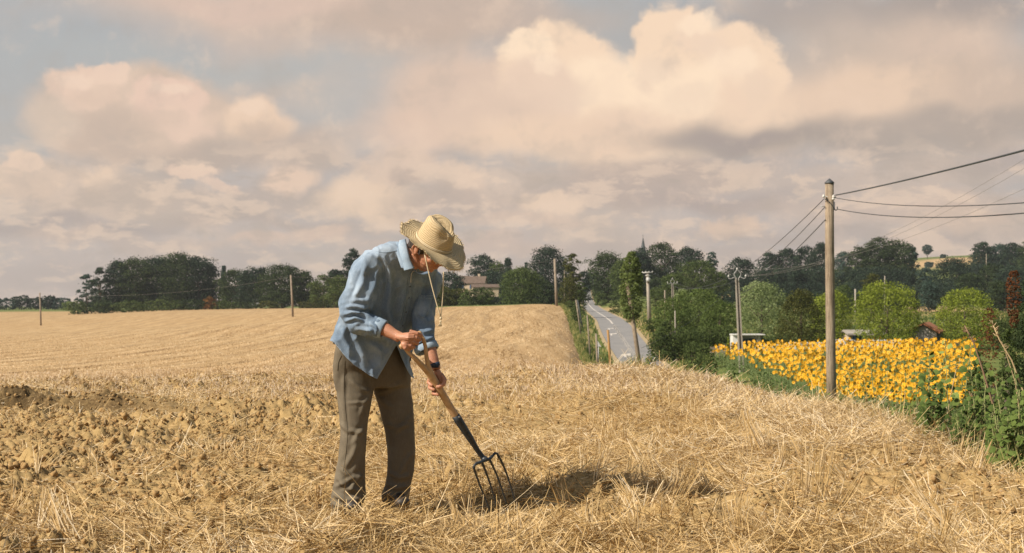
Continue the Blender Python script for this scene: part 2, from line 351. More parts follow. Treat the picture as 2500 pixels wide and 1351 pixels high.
def H1(x, y):
    """relief of the dug soil: clods, crumbs and the furrow on the left"""
    d = np.hypot(x, y); f = 1-sstep(19, 30, d)
    lum = fbm(x*.9, y*.7, 31, 3); left = sstep(1.0, -2.5, x)
    rough = np.clip(sstep(.38, .62, lum)+.65*left, 0, 1.2)*(1-.7*sstep(-.3, .3, x-edge_x(y)))
    near = np.maximum(1-sstep(.35, .85, np.hypot(x+.66, y-7.40)), 1-sstep(.25, .65, np.hypot(x+.08, y-7.45)))
    rough = rough*(1-near)+.12
    wx, wy = x+.06*vn(x*11, y*11, 3)+.02*vn(x*40, y*40, 6), y+.06*vn(x*11, y*11, 4)+.02*vn(x*40, y*40, 7)
    z = rough*(.072*cells(wx*3.3, wy*3.3, 11)*sstep(.45, .6, fbm(x*2.3, y*2.3, 61, 2))+.046*cells(wx*7.5, wy*7.5, 12)+.032*cells(wx*17, wy*17, 13)+.016*clods(wx*9, wy*9, 14, .3))+rough*.030*(fbm(x*22, y*22, 40, 4)-.5)-.030*near-.045*(1-sstep(.15, .5, np.hypot(x+.08, y-7.42)))+.03*np.exp(-((x-.8)/.7)**2-((y-8.5)/.7)**2)
    z = z+.07*(fbm(x*1.6, y*1.6, 50, 2)-.5)*(1-near)
    fy = 14.1-.28*(x+4.6)+.5*(vn(x*1.3, y*0, 9)-.5)               # furrow: its bank stands a hand high and shades the trench
    g = sstep(-2.0, -4.0, x)
    z = z+g*(.09*sstep(fy-.10, fy+.08, y)*(1-.75*sstep(fy+.3, fy+1.6, y))-.20*np.exp(-((y-fy+.30)/.26)**2))*(.5+.9*vn(x*2.2, y*0+3, 19))
    return z*f
def H(x, y): return H0(x, y)+H1(np.asarray(x, float), np.asarray(y, float))
def gz(x, y): return float(H0(np.array([x]), np.array([y]))[0])
def gz1(x, y): return float(H(np.array([x]), np.array([y]))[0])
th = np.concatenate([np.linspace(-math.pi, -.62, 46)[:-1], np.linspace(-.62, -.40, 70)[:-1], np.arange(-.40, .4001, .00145), np.linspace(.40, .50, 30)[1:], np.linspace(.50, math.pi, 46)[1:]])
ds = [.4, .9, 1.6, 2.5, 3.5, 4.4, 5.0]
while ds[-1] < 24: ds.append(ds[-1]+.0125*max(1, ds[-1]/6.2)**1.55)
while ds[-1] < 1300: ds.append(ds[-1]*1.0095)
while ds[-1] < 2300: ds.append(ds[-1]*1.03)
ds = np.array(ds); nT, nD = len(th), len(ds)
TT, DD = np.meshgrid(th, ds); gx, gy = (DD*np.sin(TT)).ravel(), (DD*np.cos(TT)).ravel()
z0 = H0(gx, gy); gzv = z0+H1(gx, gy)
idx = np.arange(nT*nD).reshape(nD, nT); q = np.stack([idx[:-1, :-1], idx[:-1, 1:], idx[1:, 1:], idx[1:, :-1]], -1).reshape(-1, 4)[:, ::-1]
dd_, _, hw_ = road_dist(gx, gy); dist = np.hypot(gx, gy); pxs = CX+F*gx/np.maximum(gy, .1)
# ground cover zones (what grows or lies there, not how it is lit)
fr = spline([(1372, 252), (1392, 200), (1404, 150), (1425, 100), (1470, 60), (1560, 30), (1700, 24)], 12)  # right border of the stubble field, (px, d)
o_ = np.argsort(fr[:, 1]); bpx = np.interp(dist, fr[o_, 1], fr[o_, 0], right=1372)
fieldmask = np.where(dist < 26, 1-sstep(-.25, .7, gx-edge_x(gy)+.5*(vn(gx*2, gy*2, 8)-.5)), 1-sstep(-6, 6, pxs-bpx+12*(vn(gx*.5, gy*.2, 8)-.5)))
fieldmask = np.where(dist > 255, np.where(pxs < 900, 1-sstep(520, 560, dist), 0), fieldmask)
fieldmask = np.where(gy < 0, np.where(gx > 3.3, 0, 1), fieldmask)
dry = np.zeros_like(gx)
def patch(px, d, rpx, rd, a=1.): return a*np.exp(-((pxs-px)/rpx)**2-((dist-d)/rd)**2)
dry += patch(1485, 330, 28, 60)+patch(1530, 260, 30, 50)+patch(1570, 210, 25, 40, .8)+patch(1600, 170, 30, 30, .7)+patch(1660, 360, 60, 60)+patch(1790, 430, 90, 40, .9)+patch(2275, 360, 110, 70, 1.2)+patch(2450, 330, 60, 60)+patch(2290, 1020, 110, 110, 1.3)+patch(2350, 1130, 60, 50)+patch(1440, 200, 14, 60, .5)+patch(60, 560, 200, 40, .4)
dry = np.clip(dry*1.4-.35+.5*(vn(gx*.15, gy*.15, 70)-.5), 0, 1)*(1-fieldmask)
soil = (1-sstep(20, 24, dist+1.5*vn(gx*.8, gy*.8, 2)))*fieldmask
fyv = 14.1-.28*(gx+4.6)+.5*(vn(gx*1.3, gy*0, 9)-.5)
moist = sstep(-2.2, -4.2, gx)*1.3*np.exp(-((gy-fyv+.15)/.42)**2)*(.6+.9*vn(gx*2.2, gy*0+3, 19))
me = npmesh('ground', np.stack([gx, gy, gzv], 1), quads=q, attrs={'field': fieldmask, 'dry': dry, 'soil': soil, 'moist': moist.clip(0, 1)})
me.polygons.foreach_set('use_smooth', [True]*len(me.polygons))
m, nn, b = mat('ground cover', rough=.95)
b.inputs['Specular IOR Level'].default_value = .15
ge = nn.add('ShaderNodeNewGeometry'); pos = ge.outputs['Position']
af = nn.add('ShaderNodeAttribute', {'attribute_name': 'field'}).outputs['Fac']; ad = nn.add('ShaderNodeAttribute', {'attribute_name': 'dry'}).outputs['Fac']; as_ = nn.add('ShaderNodeAttribute', {'attribute_name': 'soil'}).outputs['Fac']
# stubble: drilled rows and the wheel tracks of the combine
wob = nn.add('ShaderNodeVectorMath', {'operation': 'MULTIPLY_ADD'}, _0=nn.noise(pos, .018, 2.).outputs['Color'], _1=(9, 0, 0), _2=pos)
mp = nn.add('ShaderNodeMapping', None, Vector=wob.outputs[0]); mp.inputs['Scale'].default_value = (1, .05, 0)
tracks = nn.noise(mp.outputs[0], .95, 6., .75).outputs[0]
wv = nn.math('SINE', nn.math('MULTIPLY', nn.add('ShaderNodeSeparateXYZ', None, Vector=wob.outputs[0]).outputs[0], 1.45))
tracks = nn.math('ADD', tracks, nn.math('MULTIPLY', nn.maprange(wv, .35, 1, 0, 1), -.09))
mp2 = nn.add('ShaderNodeMapping', None, Vector=wob.outputs[0]); mp2.inputs['Scale'].default_value = (1, .02, 0)
fine = nn.noise(mp2.outputs[0], 2.4, 5., .75).outputs[0]
speck = nn.noise(pos, 1.6, 8., .85).outputs[0]
stub = nn.ramp(tracks, [(.38, rgb(120, 94, 58)), (.47, rgb(160, 129, 84)), (.54, rgb(178, 147, 102)), (.63, rgb(200, 170, 126))])
stub = nn.mix(nn.maprange(fine, .47, .62, .0, .75), stub, rgb(166, 135, 93))
stub = nn.mix(nn.maprange(fine, .47, .36, 0, .6), stub, rgb(214, 188, 148))
stub = nn.mix(nn.maprange(speck, .47, .60, 0, .7), stub, rgb(206, 179, 141))
stub = nn.mix(nn.maprange(speck, .48, .38, 0, .6), stub, rgb(133, 105, 71))
big = nn.noise(pos, .02, 2.).outputs[0]
stub = nn.mix(nn.maprange(big, .35, .65, 0, .35, True), stub, rgb(168, 136, 94))
sn = nn.noise(pos, 34., 8., .75).outputs[0]; s2 = nn.noise(pos, 2.6, 3.).outputs[0]
soilc = nn.ramp(sn, [(.25, rgb(130, 106, 66)), (.5, rgb(161, 134, 90)), (.75, rgb(182, 156, 110))])
soilc = nn.mix(nn.maprange(s2, .45, .7, 0, .5), soilc, rgb(176, 149, 99))
g1 = nn.noise(pos, .35, 5., .65).outputs[0]; g2 = nn.noise(pos, 6., 4., .7).outputs[0]
green = nn.ramp(g1, [(.3, rgb(75, 90, 44)), (.5, rgb(104, 115, 58)), (.7, rgb(140, 135, 76))])
green = nn.mix(nn.maprange(g2, .4, .7, 0, .5), green, rgb(63, 78, 38))
dryc = nn.ramp(g2, [(.3, rgb(168, 137, 94)), (.7, rgb(195, 166, 124))])
am = nn.add('ShaderNodeAttribute', {'attribute_name': 'moist'}).outputs['Fac']; soilc = nn.mix(nn.math('MULTIPLY', am, nn.maprange(sn, .3, .6, 1, .55)), soilc, rgb(78, 61, 40))
c1 = nn.mix(ad, green, dryc); c2 = nn.mix(as_, stub, soilc)
af2 = nn.maprange(nn.math('ADD', af, nn.maprange(g2, .3, .7, -.18, .18)), .3, .7, 0, 1, True)
nn.l.new(nn.mix(af2, c1, c2), b.inputs['Base Color'])
bump(nn, b, nn.math('ADD', nn.math('MULTIPLY', sn, .5), nn.math('MULTIPLY', speck, .4)), .5, .03)
ground = link('ground', me, m); tag(ground, kind='structure')

# ---------------------------------------------------------------- road and its markings
m, nn, b = mat('worn asphalt', rough=.85); ge = nn.add('ShaderNodeNewGeometry'); pos = ge.outputs['Position']
a1 = nn.noise(pos, .5, 4.).outputs[0]; a2 = nn.noise(pos, 9., 5., .7).outputs[0]
cc = nn.ramp(a1, [(.3, rgb(127, 125, 123)), (.7, rgb(147, 143, 138))]); nn.l.new(nn.mix(nn.maprange(a2, .35, .7, 0, .35), cc, rgb(111, 109, 107)), b.inputs['Base Color'])
M_asph = m
def strip(a, b_, z, name, mt, nx=4):
    v = []
    for i in range(len(a)):
        for j in range(nx+1): p = a[i]*(1-j/nx)+b_[i]*(j/nx); v.append((p[0], p[1], p[2]+z))
    f = [(i*(nx+1)+j, i*(nx+1)+j+1, (i+1)*(nx+1)+j+1, (i+1)*(nx+1)+j) for i in range(len(a)-1) for j in range(nx)]
    return link(name, pymesh(name, v, f), mt)
rl = _rl.copy(); rr = _rr.copy(); mz = (rl[:, 2]+rr[:, 2])/2; rl[:, 2] = mz; rr[:, 2] = mz
tag(strip(rl, rr, .02, 'road', M_asph), kind='structure')
M_paint = noisy('road paint', rgb(216, 207, 194), rgb(191, 183, 171), 3., .7, 0)
def at_frac(t0): return rl*(1-t0)+rr*t0
tot = len(rl)
# centre line: solid far off, broken into blocks nearer, two direction arrows
c = at_frac(.46); perp = (rr-rl)/np.linalg.norm(rr-rl, axis=1)[:, None]
wln = .13
tag(strip((c-perp*wln)[62:132], (c+perp*wln)[62:132], .034, 'centre_line', M_paint, 1), kind='structure')
mk = MB(); den = []
for i in range(20, 60):
    for k in range(6): den.append(c[i]*(1-k/6)+c[i+1]*(k/6))
den = np.array(den); pz = perp[40]
for i in range(0, len(den)-2, 2):
    a_, b2 = den[i], den[i]*.35+den[i+1]*.65
    t = b2-a_; e = np.array((t[1], -t[0], 0)); e /= np.linalg.norm(e)
    mk.poly([a_-e*.16+(0, 0, .034), b2-e*.16+(0, 0, .034), b2+e*.16+(0, 0, .034), a_+e*.16+(0, 0, .034)])
    mk.poly([a_+e*.24+(0, 0, .034), a_+t*1.54+e*.24+(0, 0, .034), a_+t*1.54+e*.33+(0, 0, .034), a_+e*.33+(0, 0, .034)])
tag(mk.build('broken_line', M_paint), kind='structure')
mk = MB()
for i in (31, 46, 54):
    p = c[i]; t = c[i+1]-c[i]; t /= np.linalg.norm(t); e = np.array((t[1], -t[0], 0)); e /= np.linalg.norm(e); s_ = 1.
    L_ = lambda a, b_: p+t*a*s_-e*b_*s_+(0, 0, .036)
    mk.poly([L_(-4, .9), L_(0, .9), L_(0, 1.15), L_(-4, 1.15)]); mk.poly([L_(-.2, .35), L_(2.6, .2), L_(.2, 1.6), L_(0, 1.15), L_(0, .9)])
tag(mk.build('road_arrow', M_paint), kind='structure')
for s_, fr_ in ((0, .0), (1, 1.)):
    e0 = at_frac(fr_); off = perp*(-.1 if s_ == 0 else .1)*1
    a_, b2 = (e0-perp*.55, e0-perp*.02) if s_ == 0 else (e0+perp*.02, e0+perp*.55)
    tag(strip(a_, b2, .008, 'road_shoulder', noisy('gravel shoulder', rgb(179, 155, 116), rgb(154, 138, 102), 4., .9, 0), 1), kind='structure')
# ================================================================ straw and stubble on the dug ground (nobody could count it)
rs = np.random.RandomState(3)
def ribbons(name, P0, D, L, Wd, bend, tint, mt, up=None, segs=3, kind='stuff', parent=None, tri=False):
    """many thin bent blades: P0 root, D unit direction, L length, Wd width, bend sideways/down"""
    n_ = len(P0); side = np.cross(D, rs.normal(size=(n_, 3)) if up is None else up); side /= np.linalg.norm(side, axis=1)[:, None]+1e-9
    nb = np.cross(side, D); V = np.empty((n_, segs+1, 2, 3), np.float32)
    for i in range(segs+1):
        t = i/segs; c = P0+D*(L*t)[:, None]+nb*(bend*L*t*t)[:, None]-np.array((0, 0, 1))*(np.abs(bend)*L*t*t*.3)[:, None]
        w_ = Wd*(1-.35*t) if not tri else Wd*(1-.92*t)
        V[:, i, 0] = c-side*(w_/2)[:, None]; V[:, i, 1] = c+side*(w_/2)[:, None]
    b0 = (np.arange(n_)*(segs+1)*2)[:, None]; Q = []
    for i in range(segs): Q.append(np.stack([b0[:, 0]+2*i, b0[:, 0]+2*i+1, b0[:, 0]+2*i+3, b0[:, 0]+2*i+2], 1))
    me = npmesh(name, V.reshape(-1, 3), quads=np.concatenate(Q), attrs={'tint': np.repeat(tint, (segs+1)*2)})
    o = link(name, me, mt, parent); 
    if kind: tag(o, kind=kind)
    return o
def strawmat(name, stops, rough=.6, tr=.0):
    m, nn, b = mat(name, rough=rough); b.inputs['Specular IOR Level'].default_value = .35
    nn.l.new(nn.ramp(nn.add('ShaderNodeAttribute', {'attribute_name': 'tint'}).outputs['Fac'], stops), b.inputs['Base Color'])
    if tr: 
        t_ = nn.add('ShaderNodeBsdfTranslucent'); nn.l.new(b.inputs['Base Color'].links[0].from_socket, t_.inputs[0]); mx = nn.add('ShaderNodeMixShader'); mx.inputs[0].default_value = tr
        nn.l.new(b.outputs[0], mx.inputs[1]); nn.l.new(t_.outputs[0], mx.inputs[2]); nn.l.new(mx.outputs[0], m.node_tree.nodes['Material Output'].inputs[0])
    return m
M_st = strawmat('dry straw', [(0, rgb(120, 93, 55)), (.25, rgb(168, 136, 83)), (.55, rgb(196, 164, 109)), (.8, rgb(210, 185, 142)), (1, rgb(220, 203, 173))])
M_st2 = strawmat('pale stubble', [(0, rgb(160, 132, 92)), (.5, rgb(198, 172, 137)), (1, rgb(218, 201, 178))])
M_st3 = strawmat('speckled stubble', [(0, rgb(128, 102, 66)), (.5, rgb(196, 166, 122)), (1, rgb(228, 206, 168))])
def unit(a): return a/np.linalg.norm(a, axis=1)[:, None]
def dirs(az, pitch): return np.stack([np.cos(pitch)*np.cos(az), np.cos(pitch)*np.sin(az), np.sin(pitch)], 1)
def scatter(n_, d0, d1, power=1.0, wx=.42):
    d = d0+(d1-d0)*rs.rand(n_)**power; x = (rs.rand(n_)*2-1)*wx*d; return x, d
def on_field(x, y, m=.0): return x < edge_x(y)+m
# lying straw, matted where the swath lay
o_s = np.argsort(fr[:, 1])
x, y = scatter(520000, 5.0, 24, 1.5, .53)
matn = fbm(x*.55+3, y*.40, 77, 3); right = sstep(-1.5, 1.5, x)
pile = .9*np.exp(-((x-.75)/.8)**2-((y-8.3)/.6)**2)+np.exp(-((x+.55)/1.1)**2-((y-7.6)/1.0)**2)+.9*np.exp(-((x+2.)/1.2)**2-((y-6.3)/.7)**2)+.8*np.exp(-((x-3.0)/.9)**2-((y-11.5)/3.)**2)+.9*np.exp(-((x-2.2)/1.8)**2-((y-17)/4.)**2)
dens = np.clip(.06+.75*sstep(.46, .66, matn)+.10*right+.55*pile+.35*sstep(13, 19, y), 0, 1)
dens *= np.where(on_field(x, y, .5), 1, .0)*(1-.78*np.exp(-((x+3.6)/2.4)**2-((y-11)/4)**2))*(1-.6*np.exp(-((x-1.9)/1.5)**2-((y-7.6)/1.6)**2))
dens *= (1-.85*np.exp(-((x+.06)/.35)**2-((y-7.12)/.55)**2))*(1-.9*np.exp(-((x+.63)/.40)**2-((y-7.12)/.30)**2))
k = rs.rand(len(x)) < dens; x, y = x[k], y[k]; n_ = len(x)
mat_az = fbm(x*.8, y*.8, 91, 2)*math.pi*5
az_ = np.where(rs.rand(n_) < .55, mat_az+rs.normal(0, .45, n_), rs.rand(n_)*2*math.pi); pit = np.abs(rs.normal(.05, .22, n_))*np.where(rs.rand(n_) < .2, 2., 1.)
L = rs.gamma(2.6, .040, n_).clip(.03, .36); z = H(x, y)+.006+rs.rand(n_)*.035*dens[k]
wd = np.maximum(rs.uniform(.0022, .0046, n_), y*.00026)
yel = sstep(.45, .6, fbm(x*.7+40, y*.7, 15, 2))
ti = np.clip(rs.beta(3.2, 2.4, n_)+.14*(1-yel)-.06+.02*(y-9)*.3, 0, 1)
ribbons('loose_straw', np.stack([x, y, z], 1), dirs(az_, pit), L, wd, rs.normal(0, .14, n_), ti, M_st, np.tile((0., 0, 1.), (n_, 1))+rs.normal(0, .5, (n_, 3)))
nh = 42000; y = rs.uniform(10, 21.5, nh); x = edge_x(y)-np.abs(rs.normal(0, 1.15, nh))+.25; lump = fbm(x*1.5, y*.9, 303, 3); k = (rs.rand(nh) < sstep(.38, .6, lump)*sstep(9.5, 13, y+x)*(1-.6*sstep(2.4, 2.9, x)*sstep(13, 15, y))) & (x > -.5); x, y, lump = x[k], y[k], lump[k]; n_ = len(x)
ribbons('straw_heap', np.stack([x, y, H(x, y)+.07*sstep(.42, .68, lump)*rs.rand(n_)], 1), dirs(np.where(rs.rand(n_) < .5, fbm(x*.9, y*.9, 92, 2)*14, rs.rand(n_)*6.28), rs.normal(.12, .28, n_)), rs.gamma(4., .05, n_).clip(.05, .5), np.maximum(rs.uniform(.003, .005, n_), y*.0003), rs.normal(0, .2, n_), np.clip(rs.beta(4, 2.2, n_)+.08, 0, 1), M_st, np.tile((0., 0, 1.), (n_, 1))+rs.normal(0, .5, (n_, 3)))
# short crumbs of chaff
x, y = scatter(260000, 5.0, 22, 1.6, .53); k = (rs.rand(len(x)) < np.clip(.25+.9*(fbm(x*.9, y*.7, 78, 3)-.4), .1, 1)) & on_field(x, y, .3); x, y = x[k], y[k]; n_ = len(x)
ribbons('chaff', np.stack([x, y, H(x, y)+.004], 1), dirs(rs.rand(n_)*6.28, np.abs(rs.normal(0, .3, n_))), rs.uniform(.012, .05, n_), np.maximum(rs.uniform(.002, .006, n_), y*.0003), rs.normal(0, .1, n_), rs.rand(n_), M_st, None, 1)
# standing and toppled tufts of stubble; the large ones stand where the photograph shows them
TF = []   # x, y, stalks, length, lean azimuth, lean, spread
def tuft_px(px, py, k_, L_, laz=0., lean=.1, spr=.35, r_=.05):
    d = CZ*F/(py-HY); TF.append(((px-CX)/F*d, d, k_, L_, laz, lean, spr, r_))
tuft_px(1985, 1245, 34, .30, .0, .10, .22, .06); tuft_px(2035, 1240, 12, .27, .3, .5, .3)
tuft_px(1455, 1170, 26, .24, .9, .5, .25); tuft_px(1420, 1175, 16, .2, 1.5, .3, .3); tuft_px(1590, 1168, 22, .28, 2.2, .75, .2); tuft_px(1560, 1235, 24, .20, 2.4, .8, .25); tuft_px(1640, 1230, 22, .24, .8, .7, .22)
tuft_px(1690, 1195, 22, .15, .0, .1, .4, .07); tuft_px(1875, 1118, 26, .26, 2.3, .5, .3); tuft_px(1845, 1112, 18, .3, 2.0, .35, .2); tuft_px(1560, 1290, 20, .18, 2.2, .6, .25); tuft_px(2340, 1150, 24, .24, .7, .4, .3); tuft_px(2380, 1170, 16, .28, .9, .6, .3)
tuft_px(2320, 1310, 26, .26, 2.5, .8, .18); tuft_px(2270, 1230, 16, .2, 2.2, .6, .3); tuft_px(2180, 1150, 16, .2, 1.8, .25, .3); tuft_px(1213, 1296, 4, .15, 1.5, .1, .12)
tuft_px(100, 1320, 24, .22, 1., .5, .35); tuft_px(170, 1345, 26, .26, 2.4, .6, .25); tuft_px(90, 1290, 20, .16, 1.2, .4, .5); tuft_px(1290, 1348, 10, .1, 1.6, .1, .2); tuft_px(1790, 1340, 22, .24, 1.7, .3, .35); tuft_px(700, 1150, 20, .15, 1., .5, .5)
tuft_px(1540, 1200, 14, .2, 1.1, .6, .3); tuft_px(1480, 1050, 12, .2, 1.6, .2, .4); tuft_px(1700, 1010, 16, .22, 1.6, .2, .4); tuft_px(1300, 1000, 12, .18, 1.2, .3, .5); tuft_px(60, 1120, 8, .12, 1.6, .5, .6)
tx_, ty_ = scatter(3100, 5.2, 20, 1.2, .52); kk = (rs.rand(len(tx_)) < np.clip(.12+.75*sstep(.45, .65, fbm(tx_*.6, ty_*.5, 79, 3))+.25*(tx_ > 0), 0, 1)*np.where(tx_ < -1.5, .35, 1)) & on_field(tx_, ty_, .3) & (np.hypot(tx_+.63, (ty_-7.05)*.9) > .5) & (np.hypot(tx_+.06, ty_-7.1) > .45)
for a_, b_ in zip(tx_[kk], ty_[kk]): TF.append((a_, b_, rs.randint(4, 15), rs.uniform(.06, .19), rs.rand()*6.28, rs.uniform(.1, 1.), rs.uniform(.2, .5), rs.uniform(.02, .06)))
rows_ = []
for (a_, b_, k_, L_, laz, lean, spr, r_) in TF:
    pa = rs.rand(k_)*6.28; pr_ = rs.rand(k_)**.5*r_; o_ = np.stack([a_+np.cos(pa)*pr_, b_+np.sin(pa)*pr_*.8], 1)
    dv = np.stack([math.sin(lean)*math.cos(laz)+rs.normal(0, spr*.5, k_), math.sin(lean)*math.sin(laz)*.5+rs.normal(0, spr*.5, k_), np.full(k_, math.cos(lean))], 1)
    rows_.append(np.concatenate([o_, unit(dv), (L_*rs.uniform(.55, 1.1, k_))[:, None]], 1))
T_ = np.concatenate(rows_); z = H(T_[:, 0], T_[:, 1])-.01
ribbons('stubble_tufts', np.stack([T_[:, 0], T_[:, 1], z], 1), T_[:, 2:5], T_[:, 5], np.maximum(rs.uniform(.0035, .006, len(T_)), T_[:, 1]*.0003), rs.normal(0, .05, len(T_)), rs.beta(3, 2, len(T_)), M_st, np.stack([rs.normal(0, .3, len(T_)), -np.ones(len(T_)), np.zeros(len(T_))], 1))
# the unploughed edge: thick standing stubble towards the brow
x, y = scatter(140000, 13.5, 23, .9, .52); k = on_field(x, y, .25) & (rs.rand(len(x)) < np.clip(sstep(14.0, 17.5, y-.35*np.clip(-x-1, 0, 9)*0)*(.35+.5*fbm(x, y*.7, 99, 2))+sstep(1.5, 3.2, x)*.25, 0, 1)); x, y = x[k], y[k]; n_ = len(x)
ribbons('standing_stubble', np.stack([x, y, H(x, y)-.01], 1), unit(np.stack([rs.normal(0, .32, n_), rs.normal(0, .32, n_), np.full(n_, 1.)], 1)), rs.uniform(.03, .11, n_)*np.where(x > .5, 1.2, .8), np.maximum(.005, y*.00034), rs.normal(0, .1, n_), rs.rand(n_), M_st2, np.tile((0., -1, .2), (n_, 1))+rs.normal(0, .4, (n_, 3)), 2)
# cut rows of stubble over the rest of the field, thinning with distance
d = 18*np.exp(rs.rand(110000)**1.7*math.log(75/18)); x = (rs.rand(len(d))*.95-.55)*d*.78; x = np.round(x/.34)*.34+rs.normal(0, .05, len(x)); y = d
pxq = CX+F*x/y; k = pxq < np.interp(y, fr[o_s, 1], fr[o_s, 0])-6
x, y = x[k], y[k]; n_ = len(x)
ribbons('far_stubble', np.stack([x, y, H0(x, y)-.01], 1), unit(np.stack([rs.normal(0, .5, n_), rs.normal(0, .5, n_), np.full(n_, 1.)], 1)), rs.uniform(.03, .09, n_), np.maximum(.006, y*.0004), rs.normal(0, .1, n_), rs.rand(n_)*.8, M_st2, np.tile((0., -1, .2), (n_, 1)), 1)
d = 26*np.exp(rs.rand(80000)**.8*math.log(230/26)); pq = rs.uniform(-60, 1440, len(d)); x = (pq-CX)/F*d; x = np.round(x/.5)*.5+rs.normal(0, .10, len(x)); y = d; pxq = CX+F*x/y; k = (pxq < np.interp(y, fr[o_s, 1], fr[o_s, 0])-4) & (rs.rand(len(d)) < .25+.75*sstep(.4, .62, fbm(x*.45, y*.03, 55, 3))); x, y = x[k], y[k]; n_ = len(x)
ribbons('row_stubble', np.stack([x, y, H0(x, y)-.01], 1), unit(np.stack([rs.normal(0, .5, n_), rs.normal(0, .5, n_), np.full(n_, 1.)], 1)), rs.uniform(.03, .10, n_), np.maximum(.01, y*.00045), rs.normal(0, .1, n_), np.clip(.05+.5*rs.rand(n_)+.40*(np.sin((x+9*(fbm(x*.018, y*.018, 4, 2)-.5))*1.45) < .35)-.25*sstep(.5, .62, fbm(x*.9, y*.03, 56, 3)), 0, 1), M_st3, np.tile((0., -1, .2), (n_, 1)), 1)
# loose clods of earth: faceted lumps lying on the dug surface
ico = [(0, 0, 1)]+[(math.cos(a)*.894, math.sin(a)*.894, .447) for a in [i*math.pi*.4 for i in range(5)]]+[(math.cos(a)*.894, math.sin(a)*.894, -.447) for a in [(i+.5)*math.pi*.4 for i in range(5)]]+[(0, 0, -1)]
icf = [(0, i+1, (i+1) % 5+1) for i in range(5)]+[(i+1, i+6, (i+1) % 5+1) for i in range(5)]+[((i+1) % 5+1, i+6, (i+1) % 5+6) for i in range(5)]+[(i+6, 11, (i+1) % 5+6) for i in range(5)]
ico = np.array(ico); icf = np.array(icf)
e1 = {}; vs = [tuple(v_) for v_ in ico]; nf = []
for a, b_, c_ in icf:
    mid = []
    for p_, q_ in ((a, b_), (b_, c_), (c_, a)):
        key = (min(p_, q_), max(p_, q_))
        if key not in e1: m__ = (np.array(vs[p_])+np.array(vs[q_])); vs.append(tuple(m__/np.linalg.norm(m__))); e1[key] = len(vs)-1
        mid.append(e1[key])
    nf += [(a, mid[0], mid[2]), (mid[0], b_, mid[1]), (mid[2], mid[1], c_), tuple(mid)]
ico = np.array(vs); icf = np.array(nf)
x, y = scatter(62000, 5.2, 21, 1.5, .52); left = sstep(1.0, -2.5, x)
k = (rs.rand(len(x)) < np.clip(.20+.6*left+.5*(fbm(x*.9, y*.7, 31, 3)-.5)+.4*np.exp(-((x-2.)/1.6)**2-((y-7.5)/2)**2), .03, 1)) & on_field(x, y, -.1) & (np.hypot(x+.66, y-7.3) > .5) & (np.hypot(x+.08, y-7.4) > .35); x, y = x[k], y[k]; n_ = len(x)
sz = (rs.gamma(1.6, .0056, n_)).clip(.005, .026)*np.clip(y/9., .62, 1); sz = np.maximum(sz, y*.0008)
cen_ = np.stack([x, y, H(x, y)+sz*.35], 1)
rot = rs.normal(size=(n_, 3, 3)); Qm, _ = np.linalg.qr(rot)
V = ico[None]*(1+rs.uniform(-.5, .35, (n_, len(ico), 1))); V = np.einsum('nij,nkj->nki', Qm, V*np.array((1.15, 1., .75)))*sz[:, None, None]+cen_[:, None]
fcs = (icf[None]+(np.arange(n_)*len(ico))[:, None, None]).reshape(-1, 3)
m, nn, b = mat('dry clod', rough=.95); b.inputs['Specular IOR Level'].default_value = .15
pos = nn.add('ShaderNodeNewGeometry').outputs['Position']; n1 = nn.noise(pos, 55., 5., .7).outputs[0]; n2_ = nn.noise(pos, 5., 3.).outputs[0]
nn.l.new(nn.mix(nn.maprange(n2_, .4, .7, 0, .5), nn.ramp(n1, [(.3, rgb(140, 109, 67)), (.7, rgb(180, 149, 103))]), rgb(161, 130, 86)), b.inputs['Base Color']); bump(nn, b, n1, .6, .006)
me = npmesh('loose_clods', V.reshape(-1, 3), tris=fcs); tag(link('loose_clods', me, m), kind='stuff')
# ---------------------------------------------------------------- grass on the bank, right
M_gr = strawmat('bank grass', [(0, rgb(51, 67, 31)), (.35, rgb(86, 102, 47)), (.6, rgb(118, 128, 63)), (.8, rgb(163, 154, 92)), (1, rgb(201, 178, 122))], .6, .25)
x, y = scatter(170000, 7.5, 30, 1.2, .46); e_ = x-edge_x(y); k = (e_ > -.45+.5*vn(x*1.7, y*1.7, 4)) & (rs.rand(len(x)) < sstep(-.5, 1.0, e_)*.9+.1); x, y = x[k], y[k]; e_ = e_[k]; n_ = len(x)
ribbons('bank_grass', np.stack([x, y, H0(x, y)-.01], 1), unit(np.stack([rs.normal(0, .45, n_), rs.normal(0, .45, n_), np.full(n_, 1.)], 1)), rs.gamma(4, .075, n_).clip(.08, .65)*(1-.5*sstep(12, 15, y))*(1-.3*sstep(1, 0, e_)), np.maximum(rs.uniform(.003, .007, n_), y*.00035), rs.normal(0, .3, n_), np.clip(rs.beta(2, 3, n_)+.12+.45*sstep(1.0, -.4, e_)+.25*(fbm(x, y, 6, 2)-.5), 0, 1), M_gr, None, 3, tri=True)
# coarse grass of the verge and the valley side, seen from afar
d = 28*np.exp(rs.rand(60000)*math.log(330/28)); pq = rs.uniform(1380, 2560, len(d)); x = (pq-CX)/F*d; y = d
D_, Z_, HW_ = road_dist(x, y); frx = np.interp(y, fr[o_s, 1], fr[o_s, 0]); k = (D_ > HW_+.5) & (pq > frx+4) & ~((x > 13) & (y > 50) & (y < 135) & (x < 46)); x, y = x[k], y[k]; n_ = len(x)
ribbons('verge_grass', np.stack([x, y, H0(x, y)-.02], 1), unit(np.stack([rs.normal(0, .3, n_), rs.normal(0, .3, n_), np.full(n_, 1.)], 1)), rs.uniform(.12, .45, n_), np.maximum(.02, y*.0008), rs.normal(0, .1, n_), np.clip(rs.beta(2, 3, n_)+.5*(fbm(x*.15, y*.08, 71, 2)-.35), 0, 1), M_gr, np.tile((0., -1, .2), (n_, 1)), 1)

